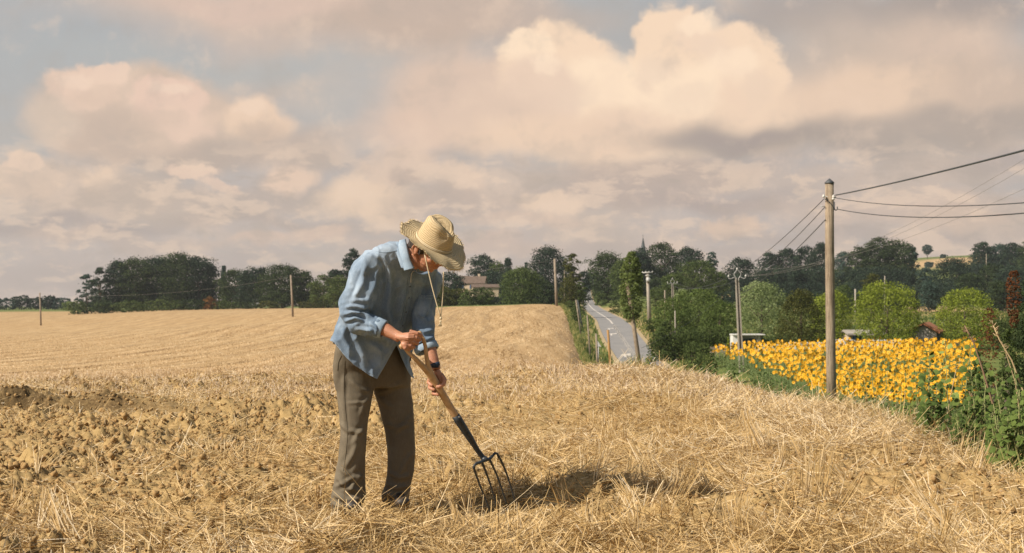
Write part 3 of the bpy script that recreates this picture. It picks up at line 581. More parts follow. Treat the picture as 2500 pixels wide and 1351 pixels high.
# taller fringe where the stubble ends above the road
i_ = rs.rand(9000)*(len(fr)-1); a_ = i_.astype(int); f_ = (i_-a_)[:, None]; pb = fr[a_]*(1-f_)+fr[np.minimum(a_+1, len(fr)-1)]*f_; d = pb[:, 1]; x = (pb[:, 0]+rs.gamma(1.5, 4., len(d))-4-CX)/F*d; k = d > 30; x, y = x[k], d[k]; n_ = len(x)
ribbons('fringe_grass', np.stack([x, y, H0(x, y)-.02], 1), unit(np.stack([rs.normal(0, .35, n_), rs.normal(0, .35, n_), np.full(n_, 1.)], 1)), rs.uniform(.2, .7, n_), np.maximum(.02, y*.0007), rs.normal(0, .15, n_), np.clip(rs.beta(3, 2, n_), 0, 1), M_gr, np.tile((0., -1, .2), (n_, 1)), 2, tri=True)
# ================================================================ the man
def V3(px, py, d): return Vector(Wp(px, py, d))
def PXY(v):   # projection of world points (n,3) -> photo pixels
    v = np.asarray(v); return CX+F*v[:, 0]/v[:, 1], HY-F*(v[:, 2]-CZ)/v[:, 1]
def loft(mb, secs, k=28, n=2.0):
    """closed rings between a left and a right silhouette point; each: Lx,Ly,Rx,Ry,depth,half depth,skew"""
    o = len(mb.v)
    for Lx, Ly, Rx, Ry, dc, dr, sk in secs:
        L_, R_ = V3(Lx, Ly, dc), V3(Rx, Ry, dc); c = (L_+R_)/2; A = (R_-L_)/2
        for j in range(k):
            t = 2*math.pi*j/k; cs, sn_ = math.cos(t), math.sin(t)
            cs2 = math.copysign(abs(cs)**(2/n), cs); sn2 = math.copysign(abs(sn_)**(2/n), sn_)
            mb.v.append(c+A*cs2+Vector((0, dr*sn2+sk*cs2, 0)))
    for i in range(len(secs)-1):
        for j in range(k): mb.f.append((o+i*k+j, o+i*k+(j+1) % k, o+(i+1)*k+(j+1) % k, o+(i+1)*k+j)); mb.mi.append(0)
    mb.f.append(tuple(o+j for j in range(k))[::-1]); mb.f.append(tuple(o+(len(secs)-1)*k+j for j in range(k))); mb.mi += [0, 0]
def limb(mb, pts, k=16):
    """px, py, depth, radius in px"""
    mb.tube([V3(a, b_, d) for a, b_, d, r in pts], [r*d/F for a, b_, d, r in pts], k)
def remesh(mb, name, voxel, smooth=6, fac=.5):
    me = pymesh(name, mb.v, mb.f); o = bpy.data.objects.new(name, me); C.objects.link(o)
    r = o.modifiers.new('r', 'REMESH'); r.mode = 'VOXEL'; r.voxel_size = voxel
    if smooth: s_ = o.modifiers.new('s', 'SMOOTH'); s_.iterations = smooth; s_.factor = fac
    dg = bpy.context.evaluated_depsgraph_get(); m2 = bpy.data.meshes.new_from_object(o.evaluated_get(dg)); bpy.data.objects.remove(o); bpy.data.meshes.remove(me)
    m2.name = name; return m2
def getv(me): v = np.empty(len(me.vertices)*3, np.float32); me.vertices.foreach_get('co', v); return v.reshape(-1, 3)
def getn(me): v = np.empty(len(me.vertices)*3, np.float32); me.vertices.foreach_get('normal', v); return v.reshape(-1, 3)
def setv(me, v): me.vertices.foreach_set('co', v.astype(np.float32).ravel()); me.update()
def noise3(v, sc_, seed, o=3):
    """cheap 3-D noise from three planes"""
    x, y, z = (v*np.array(sc_)).T
    return (fbm(x+z*.37, y+seed, seed, o)+fbm(y+x*.41, z-seed, seed+7, o)+fbm(z+y*.29, x+2*seed, seed+13, o))/3-.5
def fold(v, nrm, lines):
    """lines: (polyline px, amplitude m, width px) ; moves the cloth out (or in) along soft ridges on the near side"""
    px, py = PXY(v); disp = np.zeros(len(v)); face = np.clip(-nrm[:, 1]*1.6+.25, 0, 1)
    for pl, amp, wd in lines:
        best = np.full(len(v), 1e9); tt = np.zeros(len(v)); tot_ = len(pl)-1
        for i in range(tot_):
            (ax, ay), (bx, by) = pl[i], pl[i+1]; ex, ey = bx-ax, by-ay; L2 = ex*ex+ey*ey
            t = np.clip(((px-ax)*ex+(py-ay)*ey)/L2, 0, 1); dd = np.hypot(px-ax-t*ex, py-ay-t*ey)
            m_ = dd < best; best[m_] = dd[m_]; tt[m_] = (i+t[m_])/tot_
        prof = np.exp(-(best/wd)**2)-.45*np.exp(-((best-2.0*wd)/wd)**2)
        disp += amp*prof*np.clip(np.sin(math.pi*np.clip(tt, .02, .98))*1.6, .0, 1)*face
    return disp
def bvh(me): return BVHTree.FromPolygons([v.co.copy() for v in me.vertices], [tuple(p.vertices) for p in me.polygons])
def hit(tree, px, py, fallback=7.2):
    o = Vector((0, 0, CZ)); dr = (V3(px, py, 10)-o).normalized(); r = tree.ray_cast(o, dr)
    return (r[0], r[1]) if r[0] is not None else (None, None)
def surf_strip(tree, A_, B_, ns, nt, off, name, mt, parent, thick=.003, smooth=True, bulge=0.):
    """cloth strip lying on the surface below it; A_, B_ polylines in px"""
    def samp(pl, t):
        pl = np.array(pl, float); sl = np.r_[0, np.cumsum(np.hypot(*np.diff(pl, axis=0).T))]; s_ = t*sl[-1]
        return np.interp(s_, sl, pl[:, 0]), np.interp(s_, sl, pl[:, 1])
    v = []; last = 7.1
    for i in range(ns+1):
        a = samp(A_, i/ns); b_ = samp(B_, i/ns)
        for j in range(nt+1):
            q_ = j/nt; x = a[0]*(1-q_)+b_[0]*q_; y = a[1]*(1-q_)+b_[1]*q_
            h_, nr = hit(tree, x, y)
            dep = h_.y if h_ is not None else last
            last = dep; v.append((x, y, dep))
    v = np.array(v).reshape(ns+1, nt+1, 3)
    for _ in range(2):
        p = np.pad(v[..., 2], 1, mode='edge'); v[..., 2] = (p[1:-1, 1:-1]*2+p[:-2, 1:-1]+p[2:, 1:-1]+p[1:-1, :-2]+p[1:-1, 2:])/6
    pts = []
    for i in range(ns+1):
        for j in range(nt+1):
            x, y, dep = v[i, j]; bl = bulge*math.sin(math.pi*j/nt)*1.
            pts.append(Wp(x, y, dep-off-bl))
    f = [(i*(nt+1)+j, i*(nt+1)+j+1, (i+1)*(nt+1)+j+1, (i+1)*(nt+1)+j) for i in range(ns) for j in range(nt)]
    o = link(name, pymesh(name, pts, f), mt, parent, smooth)
    s_ = o.modifiers.new('thick', 'SOLIDIFY'); s_.thickness = thick; s_.offset = 0
    return o
def cloth_mat(name, c1, c2, fade, weave, scl=8., fadeamt=.5, rough=.9):
    m, nn, b = mat(name, rough=rough); b.inputs['Specular IOR Level'].default_value = .2
    tx = nn.add('ShaderNodeTexCoord').outputs['Object']
    n1 = nn.noise(tx, scl, 4., .6).outputs[0]; n2 = nn.noise(tx, weave, 3., .7).outputs[0]
    mp_ = nn.add('ShaderNodeMapping', None, Vector=tx); mp_.inputs['Scale'].default_value = (260, 260, 26)
    th_ = nn.noise(mp_.outputs[0], 1., 2., .6).outputs[0]
    c_ = nn.mix(nn.maprange(n1, .35, .65, 0, 1, True), c1, c2)
    pt = nn.math('MULTIPLY', nn.maprange(n1, .5, .72), fadeamt)
    c_ = nn.mix(pt, c_, fade); c_ = nn.mix(nn.maprange(n2, .35, .7, 0, .28), c_, fade)
    c_ = nn.mix(nn.maprange(th_, .4, .8, 0, .22), c_, fade)
    aw = nn.add('ShaderNodeAttribute', {'attribute_name': 'worn'}).outputs['Fac']
    c_ = nn.mix(nn.math('MULTIPLY', aw, .75, clamp=True), c_, fade)
    nn.l.new(c_, b.inputs['Base Color']); bump(nn, b, nn.math('ADD', n2, th_), .3, .0012); return m
M_denim = cloth_mat('washed denim', rgb(86, 106, 127), rgb(104, 125, 145), rgb(174, 186, 197), 420., 7.)
M_denim2 = cloth_mat('pale denim', lin('#7E93A6'), lin('#8DA0B0'), lin('#B9C4CC'), 420., 9.)
M_trous = cloth_mat('brown cotton', rgb(94, 85, 71), rgb(104, 95, 79), rgb(138, 126, 106), 350., 5., .3)
m, nn, b = mat('weathered skin', rough=.55); b.inputs['Subsurface Weight'].default_value = .12; b.inputs['Subsurface Radius'].default_value = (.9, .3, .15); b.inputs['Subsurface Scale'].default_value = .008
tx = nn.add('ShaderNodeTexCoord').outputs['Object']; n1 = nn.noise(tx, 22., 4.).outputs[0]; n2 = nn.noise(tx, 160., 4., .7).outputs[0]
nn.l.new(nn.mix(nn.maprange(n2, .4, .7, 0, .3), nn.ramp(n1, [(.3, lin('#A87256')), (.7, lin('#C08B6C'))]), lin('#98593F')), b.inputs['Base Color']); bump(nn, b, n2, .35, .002)
M_skin = m
M_hair = noisy('grey brown hair', lin('#2E2620'), lin('#4A3F36'), 180., .7, .5, .002)
M_shoe = noisy('dark leather', lin('#2A2420'), lin('#3E352C'), 30., .6, .3, .002)
M_white = noisy('white thread', lin('#CFCBC2'), lin('#BDB8AE'), 60., .8, 0)

man = empty('person', tuple(V3(905, 1245, 7.38))); man.location.z = 0; tag(man, 'man in straw hat, faded denim shirt and brown trousers bending over a garden fork', 'person')
OFF = man.location.copy()
def fix(o):      # world-built part hung under the person's Empty
    o.location = o.location-OFF if o.parent is man else o.location; return o

# ---- head frame
HC = V3(1043, 606, 7.13); hu = Vector((.40, -.43, .81)).normalized(); hf = Vector((.727, -.364, -.582)); hf = (hf-hu*hf.dot(hu)).normalized(); hl = hu.cross(hf).normalized()
def hp(f, l, u): return HC+hf*f+hl*l+hu*u            # l<0 is the near side
AX = (hf, hl, hu)
body = MB()
body.ell(hp(-.012, 0, .035), (.098, .076, .088), AX, 24, 16)              # skull
body.ell(hp(.035, 0, -.02), (.062, .062, .085), AX, 20, 14)                # face
body.ell(hp(.050, 0, -.082), (.034, .034, .030), AX, 16, 10)               # chin
for s_ in (-1, 1):
    body.tube([hp(-.02, s_*.058, -.035), hp(.005, s_*.054, -.070), hp(.045, s_*.026, -.092)], [.020, .018, .018], 10)   # jaw
    body.ell(hp(.070, s_*.038, -.018), (.022, .024, .020), AX, 12, 8)       # cheek
    body.ell(hp(.077, s_*.030, .028), (.018, .028, .010), AX, 12, 8)        # brow
    e = MB(); 
    body.ell(hp(-.012, s_*.078, -.005), (.016, .006, .030), AX, 14, 10)     # ear
    body.tube([hp(-.004, s_*.078, .020), hp(-.026, s_*.086, .018), hp(-.030, s_*.086, -.004), hp(-.018, s_*.083, -.026), hp(-.006, s_*.078, -.032)], [.004, .005, .005, .005, .005], 8)
body.tube([hp(.088, 0, .022), hp(.102, 0, -.004), hp(.116, 0, -.022), hp(.100, 0, -.034)], [.009, .011, .014, .010], 12)  # nose
for s_ in (-1, 1): body.ell(hp(.100, s_*.013, -.028), (.011, .008, .009), AX, 10, 8)
body.ell(hp(.090, 0, -.050), (.013, .024, .006), AX, 14, 8); body.ell(hp(.087, 0, -.061), (.013, .022, .007), AX, 14, 8)   # lips
# neck and trunk (inside the shirt), legs (inside the trousers)
body.tube([hp(-.035, 0, -.035), V3(1005, 622, 7.20), V3(985, 640, 7.27), V3(965, 680, 7.33)], [.060, .058, .062, .075], 20)
body.tube([hp(.015, 0, -.085), V3(1014, 642, 7.19), V3(1004, 650, 7.24)], [.028, .030, .030], 12)
body.tube([V3(975, 660, 7.33), V3(965, 700, 7.36), V3(940, 770, 7.41), V3(912, 850, 7.45), V3(910, 920, 7.46)], [.075, .095, .085, .065, .06], 20)
body.tube([V3(940, 660, 7.30), V3(897, 700, 7.235), V3(868, 768, 7.185)], [.045, .042, .034], 14)
limb(body, [(869, 769, 7.18, 16), (900, 791, 7.16, 17), (940, 804, 7.13, 17), (962, 817, 7.11, 13.5), (976, 824, 7.10, 13.5)])
body.tube([V3(1025, 675, 7.40), V3(1036, 730, 7.38), V3(1035, 790, 7.345)], [.045, .036, .030], 14)
limb(body, [(1036, 790, 7.345, 13), (1044, 835, 7.295, 14), (1050, 852, 7.27, 15), (1058, 880, 7.25, 13.5), (1065, 903, 7.235, 12)])
for pts in ([(872, 925, 7.42, 24), (862, 1080, 7.345, 24), (852, 1200, 7.36, 17), (850, 1228, 7.36, 17)], [(950, 925, 7.52, 24), (975, 1080, 7.52, 24), (972, 1200, 7.51, 17), (972, 1228, 7.51, 17)]): limb(body, pts)
# right hand (near): a fist closed over the grip of the D handle
G1, G2 = V3(981, 846, 7.075), V3(1026, 814, 7.12); ga = (G2-G1).normalized()
body.tube([V3(972, 822, 7.098), V3(984, 824, 7.085), V3(1000, 824, 7.075), V3(1009, 824, 7.08)], [.027, .033, .038, .034], 14, flat=.7)
body.ell(V3(997, 829, 7.078), (.042, .028, .036), None, 16, 12); body.ell(V3(990, 842, 7.072), (.026, .022, .020), None, 14, 10)
for i, (kx, ky, r) in enumerate([(1020, 815, .0098), (1017, 825.5, .0102), (1011, 835.5, .0098), (1003, 844.5, .0088)]):
    k0 = V3(kx, ky, 7.062); g = G1+ga*ga.dot(k0-G1)
    body.tube([V3(kx-20, ky-6, 7.066), k0, k0+Vector((.016, .012, -.009)), g+Vector((.013, .018, -.016)), g+Vector((-.004, .026, -.016)), g+Vector((-.014, .016, -.006))], [r*1.1, r*1.12, r, r*.98, r*.92, r*.82], 10)
body.tube([V3(984, 838, 7.07), V3(990, 850, 7.06), V3(999, 853, 7.075), V3(1008, 849, 7.10)], [.014, .012, .010, .009], 10)
# left hand (far): palm behind the shaft, fingers round the left of it, thumb across
body.tube([V3(1066, 905, 7.232), V3(1073, 918, 7.232), V3(1077, 931, 7.230), V3(1077, 941, 7.232)], [.022, .026, .027, .020], 14, flat=.75)
for (ax, ay), (bx, by), (cx_, cy_), r in [((1076, 922), (1050, 920), (1050, 929), .0088), ((1077, 930), (1048, 930), (1052, 940), .0092), ((1078, 938), (1051, 943), (1057, 951), .0094), ((1076, 945), (1060, 957), (1066, 963), .0088)]:
    body.tube([V3(ax, ay, 7.240), V3((ax+bx)/2, (ay+by)/2+1, 7.247), V3(bx-3, by+1, 7.225), V3(bx-2, by+5, 7.203), V3(cx_, cy_, 7.190), V3(cx_+5, cy_+2, 7.187)], [r*1.1, r*1.05, r, r, r*.95, r*.8], 10)
body.tube([V3(1077, 915, 7.225), V3(1086, 928, 7.200), V3(1083, 939, 7.185), V3(1072, 945, 7.178), V3(1065, 945, 7.180)], [.0125, .0125, .0115, .0105, .009], 10)
bm_ = remesh(body, 'body', .0028, 3, .5)
v = getv(bm_); nr = getn(bm_); px_, py_ = PXY(v)
def under_hat(v, lim):
    rel = v-np.array(HC); c_ = rel @ np.array(hu); rad = rel-c_[:, None]*np.array(hu); r_ = np.linalg.norm(rad, axis=1); on = (c_ > .026) & (r_ < .16) & (c_ < .16)
    k_ = np.where(on, np.minimum(1, lim/np.maximum(r_, 1e-6)), 1); cc_ = np.where(on, np.minimum(c_, .105), c_); return np.array(HC)+cc_[:, None]*np.array(hu)+rad*k_[:, None]
v = under_hat(v, .062)
# wrinkles of neck and jaw, tendons on the hands
hd = v-np.array(HC)
v = v+nr*(noise3(v, (60, 60, 60), 3, 2)*.0022)[:, None]
v = v+nr*fold(v, nr, [([(999, 628), (1008, 633), (1014, 645)], .0025, 2.2), ([(1003, 646), (1012, 655), (1024, 660)], .0022, 2.), ([(1028, 640), (1040, 650), (1050, 652)], .002, 2.5), ([(985, 815), (1015, 812)], .0018, 1.6), ([(988, 826), (1014, 825)], .0016, 1.5), ([(988, 836), (1008, 836)], .0014, 1.5)])[:, None]
setv(bm_, v)
bodyo = fix(link('body', bm_, M_skin, man, True))
M_eye = noisy('eye', lin('#D8D0C6'), lin('#C8BEB2'), 20., .3, 0)
for s_ in (-1, 1): fix(MB().ell(hp(.080, s_*.030, .010), (.012, .012, .012), AX, 12, 8).build('eye', M_eye, man, True))
# hair: short, at the back and sides of the head
hm = MB(); hm.ell(hp(-.020, 0, .032), (.098, .081, .092), AX, 24, 16); hm.ell(hp(-.055, 0, -.01), (.048, .062, .05), AX, 16, 10)
hm.tube([hp(.012, -.074, .03), hp(.014, -.074, .0), hp(.012, -.070, -.022)], [.011, .009, .004], 8)
hm_ = remesh(hm, 'hair', .003, 3); v = getv(hm_); nr = getn(hm_); v = v+nr*(noise3(v, (110, 110, 50), 5, 3)*.010)[:, None]
rel = v-np.array(HC); cu_ = rel @ np.array(hu); rad = rel-cu_[:, None]*np.array(hu); cen = np.array(hf)*.022*0; rn_ = np.linalg.norm(rad, axis=1); lim_ = np.where(cu_ > .026, .064, 1.); cu_ = np.minimum(cu_, .10); k_ = np.minimum(1, lim_/np.maximum(rn_, 1e-6)); v = np.array(HC)+cu_[:, None]*np.array(hu)+rad*k_[:, None]; setv(hm_, v)
fix(link('hair', hm_, M_hair, man, True))

# ---- trousers
t = MB()
loft(t, [(828, 835, 990, 842, 7.43, .095, .115), (823, 858, 995, 862, 7.43, .100, .115), (819, 890, 999, 893, 7.43, .104, .11), (820, 925, 1000, 922, 7.44, .104, .105), (824, 950, 1000, 945, 7.45, .10, .10)], 32, 2.3)
loft(t, [(820, 900, 914, 910, 7.385, .095, .03), (820, 930, 914, 945, 7.38, .104, .02), (822, 957, 910, 965, 7.375, .106, 0), (825, 985, 907, 985, 7.365, .102, 0), (828, 1020, 901, 1020, 7.36, .096, 0), (831, 1060, 897, 1060, 7.35, .090, 0), (829, 1085, 895, 1085, 7.35, .086, 0), (825, 1120, 892, 1120, 7.355, .084, 0), (819, 1160, 890, 1160, 7.365, .086, 0), (814, 1195, 891, 1190, 7.37, .088, 0), (809, 1222, 893, 1212, 7.37, .090, 0), (812, 1245, 882, 1234, 7.37, .082, 0)], 28, 2.3)
loft(t, [(905, 905, 1000, 900, 7.575, .11, 0), (910, 935, 1001, 930, 7.572, .11, 0), (915, 965, 1004, 960, 7.565, .104, 0), (925, 995, 1008, 990, 7.555, .098, 0), (934, 1025, 1010, 1022, 7.545, .094, 0), (941, 1055, 1012, 1055, 7.535, .088, 0), (945, 1090, 1013, 1090, 7.530, .085, 0), (946, 1125, 1012, 1120, 7.525, .085, 0), (945, 1155, 1010, 1150, 7.520, .084, 0), (941, 1183, 1003, 1180, 7.520, .084, 0), (931, 1206, 1001, 1200, 7.515, .086, 0), (933, 1226, 998, 1218, 7.515, .080, 0)], 28, 2.3)
tm = remesh(t, 'trousers', .006, 9); v = getv(tm); nr = getn(tm)
tf = [([(826, 1030), (850, 1052), (893, 1058)], .006, 5), ([(895, 1040), (872, 1062), (858, 1090)], .006, 5), ([(840, 900), (838, 980), (842, 1060)], .0035, 4),
      ([(885, 1050), (862, 1110), (838, 1150)], .006, 6), ([(830, 1140), (858, 1168), (888, 1158)], .008, 5), ([(822, 1165), (850, 1192), (880, 1200)], .011, 5.5), ([(884, 1160), (866, 1178), (852, 1202)], .009, 4.5), ([(812, 1205), (845, 1222), (885, 1216)], .012, 5), ([(815, 1190), (840, 1180), (868, 1165)], .007, 4.5), ([(812, 1228), (840, 1240), (868, 1236)], .009, 4),
      ([(912, 962), (880, 950), (850, 925)], .005, 5), ([(915, 955), (890, 985), (880, 1020)], .005, 5), ([(845, 985), (870, 984), (902, 981)], .003, 3.5), ([(912, 962), (945, 955), (985, 930)], .005, 5), ([(916, 965), (940, 985), (960, 1000)], .005, 5),
      ([(938, 1030), (965, 1045), (1005, 1035)], .005, 5), ([(1008, 1010), (985, 1040), (960, 1060)], .005, 5), ([(946, 1150), (975, 1168), (1005, 1160)], .007, 5), ([(942, 1180), (968, 1192), (1000, 1186)], .009, 4.5), ([(932, 1204), (962, 1213), (998, 1208)], .009, 4), ([(1010, 1100), (990, 1130), (975, 1165)], .005, 5), ([(855, 880), (905, 920), (912, 960)], .004, 5)]
v = v+nr*(1.15*fold(v, nr, tf)+noise3(v, (9, 9, 4.5), 21, 3)*.022*sstep(1.12, .0, v[:, 2])+noise3(v, (24, 24, 14), 22, 2)*.006)[:, None]; setv(tm, v)
tro = fix(link('trousers', tm, M_trous, man, True))
tt_ = bvh(tm)
st = MB()
side = [(841, 880), (840, 940), (843, 1000), (848, 1050), (845, 1100), (838, 1150)]
pr = [hit(tt_, x, y)[0]+Vector((0, -.001, 0)) for x, y in spline(side, 8)]
st.tube(pr, .0012, 5); fix(st.build('seam', M_trous, man, True))
pr = [hit(tt_, x, y)[0]+Vector((0, -.001, 0)) for x, y in spline([(833, 868), (826, 885), (824, 905)], 6)]
st = MB().tube(pr, .0016, 5); fix(st.build('pocket_edge', M_trous, man, True))
# ---- shoes
for nm, (x0, y0, x1, y1, d0, d1) in {'a': (845, 1242, 858, 1250, 7.39, 7.30), 'b': (966, 1240, 978, 1250, 7.52, 7.43)}.items():
    s_ = MB(); h_, t_ = V3(x0, y0, d0), V3(x1, y1, d1); h_.z = .045; t_.z = .03; h_.y += .02; dr = (t_-h_); dr.z = 0; dr.normalize(); l_ = Vector((-dr.y, dr.x, 0))
    ax = (dr, l_, Vector((0, 0, 1)))
    s_.ell(h_-dr*.01+Vector((0, 0, .012)), (.060, .040, .055), ax, 16, 10); s_.ell(h_+dr*.075, (.080, .042, .040), ax, 16, 10); s_.ell(h_+dr*.135-Vector((0, 0, .006)), (.055, .045, .034), ax, 16, 10)
    s_.tube([h_+Vector((0, 0, .02)), h_+Vector((0, .005, .10))], [.045, .042], 14)
    sm_ = remesh(s_, 'shoe', .005, 4); v = getv(sm_); v[:, 2] = np.maximum(v[:, 2], .006); setv(sm_, v); so_ = fix(link('shoe', sm_, M_shoe, man, True))
    so_m = MB(); 
    so_m.prism([h_+dr*(.055*math.cos(a)+.055)+dr*(.085*math.cos(a))+l_*.047*math.sin(a)+Vector((0, 0, -h_.z)) for a in [i*math.pi/10 for i in range(20)]], (0, 0, .016)); so_s = so_m.build('sole', M_shoe, so_)
    lc = MB()
    for k_ in range(4):
        c_ = h_+dr*(.045+.022*k_)+Vector((0, 0, .046-.004*k_)); lc.tube([c_-l_*.02, c_+Vector((0, 0, .004)), c_+l_*.02], .0025, 6)
    lc.build('laces', M_shoe, so_)

# ---- shirt
s = MB()
loft(s, [(977, 594, 1014, 652, 7.235, .062, .03), (958, 592, 1034, 652, 7.25, .095, .04), (932, 598, 1057, 655, 7.265, .13, .06), (900, 622, 1072, 668, 7.285, .128, .130), (876, 662, 1075, 690, 7.31, .134, .130), (860, 705, 1070, 712, 7.335, .134, .130), (848, 740, 1060, 738, 7.355, .134, .130), (838, 772, 1044, 772, 7.375, .133, .130), (826, 802, 1024, 806, 7.39, .136, .130), (816, 832, 1006, 842, 7.395, .141, .130), (815, 865, 1000, 880, 7.40, .144, .130), (835, 910, 1010, 915, 7.40, .144, .130), (850, 940, 1016, 940, 7.40, .141, .130)], 36, 2.2)
limb(s, [(925, 630, 7.26, 38), (900, 668, 7.225, 45), (888, 705, 7.205, 44), (872, 742, 7.185, 41), (864, 768, 7.175, 35), (876, 785, 7.165, 30), (905, 796, 7.15, 27), (930, 803, 7.135, 25)], 22)
limb(s, [(1035, 660, 7.37, 34), (1040, 700, 7.37, 28), (1038, 745, 7.355, 27), (1034, 790, 7.33, 27), (1036, 825, 7.30, 25), (1040, 842, 7.285, 25)], 20)
sm_ = remesh(s, 'shirt', .0055, 7); v = getv(sm_); nr = getn(sm_)
sf = [([(905, 612), (938, 650), (945, 690), (936, 745)], -.008, 5.5), ([(935, 622), (946, 655), (950, 690)], .006, 5),   # armhole
      ([(895, 640), (885, 690), (862, 740)], .007, 6), ([(925, 655), (915, 700), (895, 745)], .006, 6), ([(880, 650), (866, 690), (852, 735)], -.005, 5),
      ([(842, 752), (872, 748), (902, 757)], .012, 4.5), ([(838, 768), (862, 762), (892, 768), (915, 780)], .011, 4.2), ([(842, 784), (868, 777), (895, 783)], .009, 3.8), ([(850, 762), (875, 772), (900, 790)], -.006, 3), ([(865, 800), (890, 806), (915, 806)], .006, 4),
      ([(850, 742), (880, 733), (905, 735)], .006, 5), ([(905, 790), (918, 800), (922, 815)], .006, 3.5),
      ([(955, 640), (950, 700), (944, 760), (955, 800)], .008, 7), ([(975, 700), (962, 760), (965, 800)], -.006, 7), ([(990, 690), (978, 760), (968, 830)], .004, 6),
      ([(1030, 690), (1020, 740), (1000, 790)], .006, 8), ([(1060, 690), (1045, 730), (1030, 780)], .007, 6), ([(1008, 672), (1030, 690), (1062, 692)], .004, 7),
      ([(860, 810), (880, 850), (895, 900)], .008, 8), ([(835, 800), (842, 830), (860, 870)], .007, 7), ([(900, 830), (925, 860), (930, 900)], .007, 8), ([(885, 822), (935, 842), (965, 855)], -.006, 8), ([(940, 820), (950, 850), (940, 885)], .005, 6),
      ([(1012, 800), (1035, 812), (1060, 806)], .007, 5), ([(1015, 822), (1040, 830), (1062, 822)], .007, 4.5), ([(1040, 740), (1050, 770), (1056, 800)], .005, 5), ([(1025, 770), (1045, 785), (1062, 780)], .005, 4.5)]
rdg = 1-np.abs(noise3(v, (13, 13, 7), 91, 2))*9; rdg2 = 1-np.abs(noise3(v+.03*noise3(v, (7, 7, 7), 5, 2)[:, None], (19, 19, 12), 95, 2))*9
v = v+nr*(.0062*np.clip(rdg, 0, 1)**2+.0042*np.clip(rdg2, 0, 1)**2+1.3*fold(v, nr, sf)+noise3(v, (8, 8, 5), 61, 3)*.026+noise3(v, (22, 22, 16), 62, 2)*.012)[:, None]; setv(sm_, v)
# cut the hem (and the open front below the last button)
px_, py_ = PXY(v)
allow = [(700, 500), (1200, 500), (1200, 790), (1075, 830), (1060, 852), (1020, 858), (1004, 858), (998, 882), (1012, 925), (1004, 919), (994, 902), (983, 878), (971, 848), (968, 842), (955, 866), (936, 900), (921, 925), (905, 918), (888, 906), (866, 892), (848, 876), (836, 862), (824, 842), (806, 832), (700, 832)]
def inpoly(px, py, poly):
    r = np.zeros(len(px), bool); j = len(poly)-1
    for i in range(len(poly)):
        xi, yi = poly[i]; xj, yj = poly[j]
        c_ = ((yi > py) != (yj > py)) & (px < (xj-xi)*(py-yi)/(yj-yi+1e-9)+xi); r ^= c_; j = i
    return r
# trace the hem smoothly: snap by moving, not by jagged deletion
front = nr[:, 1] < .25
keepf = inpoly(px_, py_, allow); backline = 838+np.clip(px_-812, 0, 200)*.22; keepb = py_ < backline
keep = np.where(front, keepf, keepb)
pl = np.array(allow[8:25], float)
def snap(px, py):
    best = np.full(len(px), 1e9); bx = px.copy(); by = py.copy()
    for i in range(len(pl)-1):
        a, e_ = pl[i], pl[i+1]-pl[i]; t_ = np.clip(((px-a[0])*e_[0]+(py-a[1])*e_[1])/(e_ @ e_), 0, 1); qx, qy = a[0]+t_*e_[0], a[1]+t_*e_[1]
        d_ = np.hypot(px-qx, py-qy); m_ = d_ < best; best[m_] = d_[m_]; bx[m_] = qx[m_]; by[m_] = qy[m_]
    return best, bx, by
fc = np.empty(len(sm_.polygons)*4, np.int32); sm_.polygons.foreach_get('vertices', fc) if all(len(p.vertices) == 4 for p in sm_.polygons) else None
fc = fc.reshape(-1, 4); kf = keep[fc].any(1) ; fcn = fc[kf]
bd, bx, by = snap(px_, py_)
mv = (~keep) & front & (bd < 6)
vv = v.copy(); sc_ = v[:, 1]
vv[mv, 0] = (bx[mv]-CX)/F*sc_[mv]; vv[mv, 2] = CZ+(HY-by[mv])/F*sc_[mv]
used = np.unique(fcn); rm = -np.ones(len(v), int); rm[used] = np.arange(len(used))
# lighter, worn cloth on shoulders, sleeve and seams
pxu, pyu = px_[used], py_[used]
worn = .75*np.exp(-((pxu-930)/55)**2-((pyu-610)/30)**2)+.55*np.exp(-((pxu-868)/26)**2-((pyu-720)/55)**2)+.3*np.exp(-((pxu-985)/30)**2-((pyu-610)/40)**2)+.35*np.exp(-((pxu-900)/40)**2-((pyu-870)/45)**2)
worn += .35*np.exp(-((bd[used])/4)**2)
sme = npmesh('shirt', vv[used], quads=rm[fcn], attrs={'worn': np.clip(worn, 0, 1)}); bpy.data.meshes.remove(sm_)
shirt = fix(link('shirt', sme, M_denim, man, True)); sl = shirt.modifiers.new('thick', 'SOLIDIFY'); sl.thickness = .0022; sl.offset = -1
ts = bvh(sme)
def seam(pl_, r, name='stitching', par=None, mt=None, off=.0015):
    pr = []
    for x, y in spline(pl_, 7):
        h_, _ = hit(ts, x, y)
        if h_ is not None: pr.append(h_+Vector((0, -off, 0)))
    return MB().tube(pr, r, 5).build(name, mt or M_denim2, par or shirt, True)
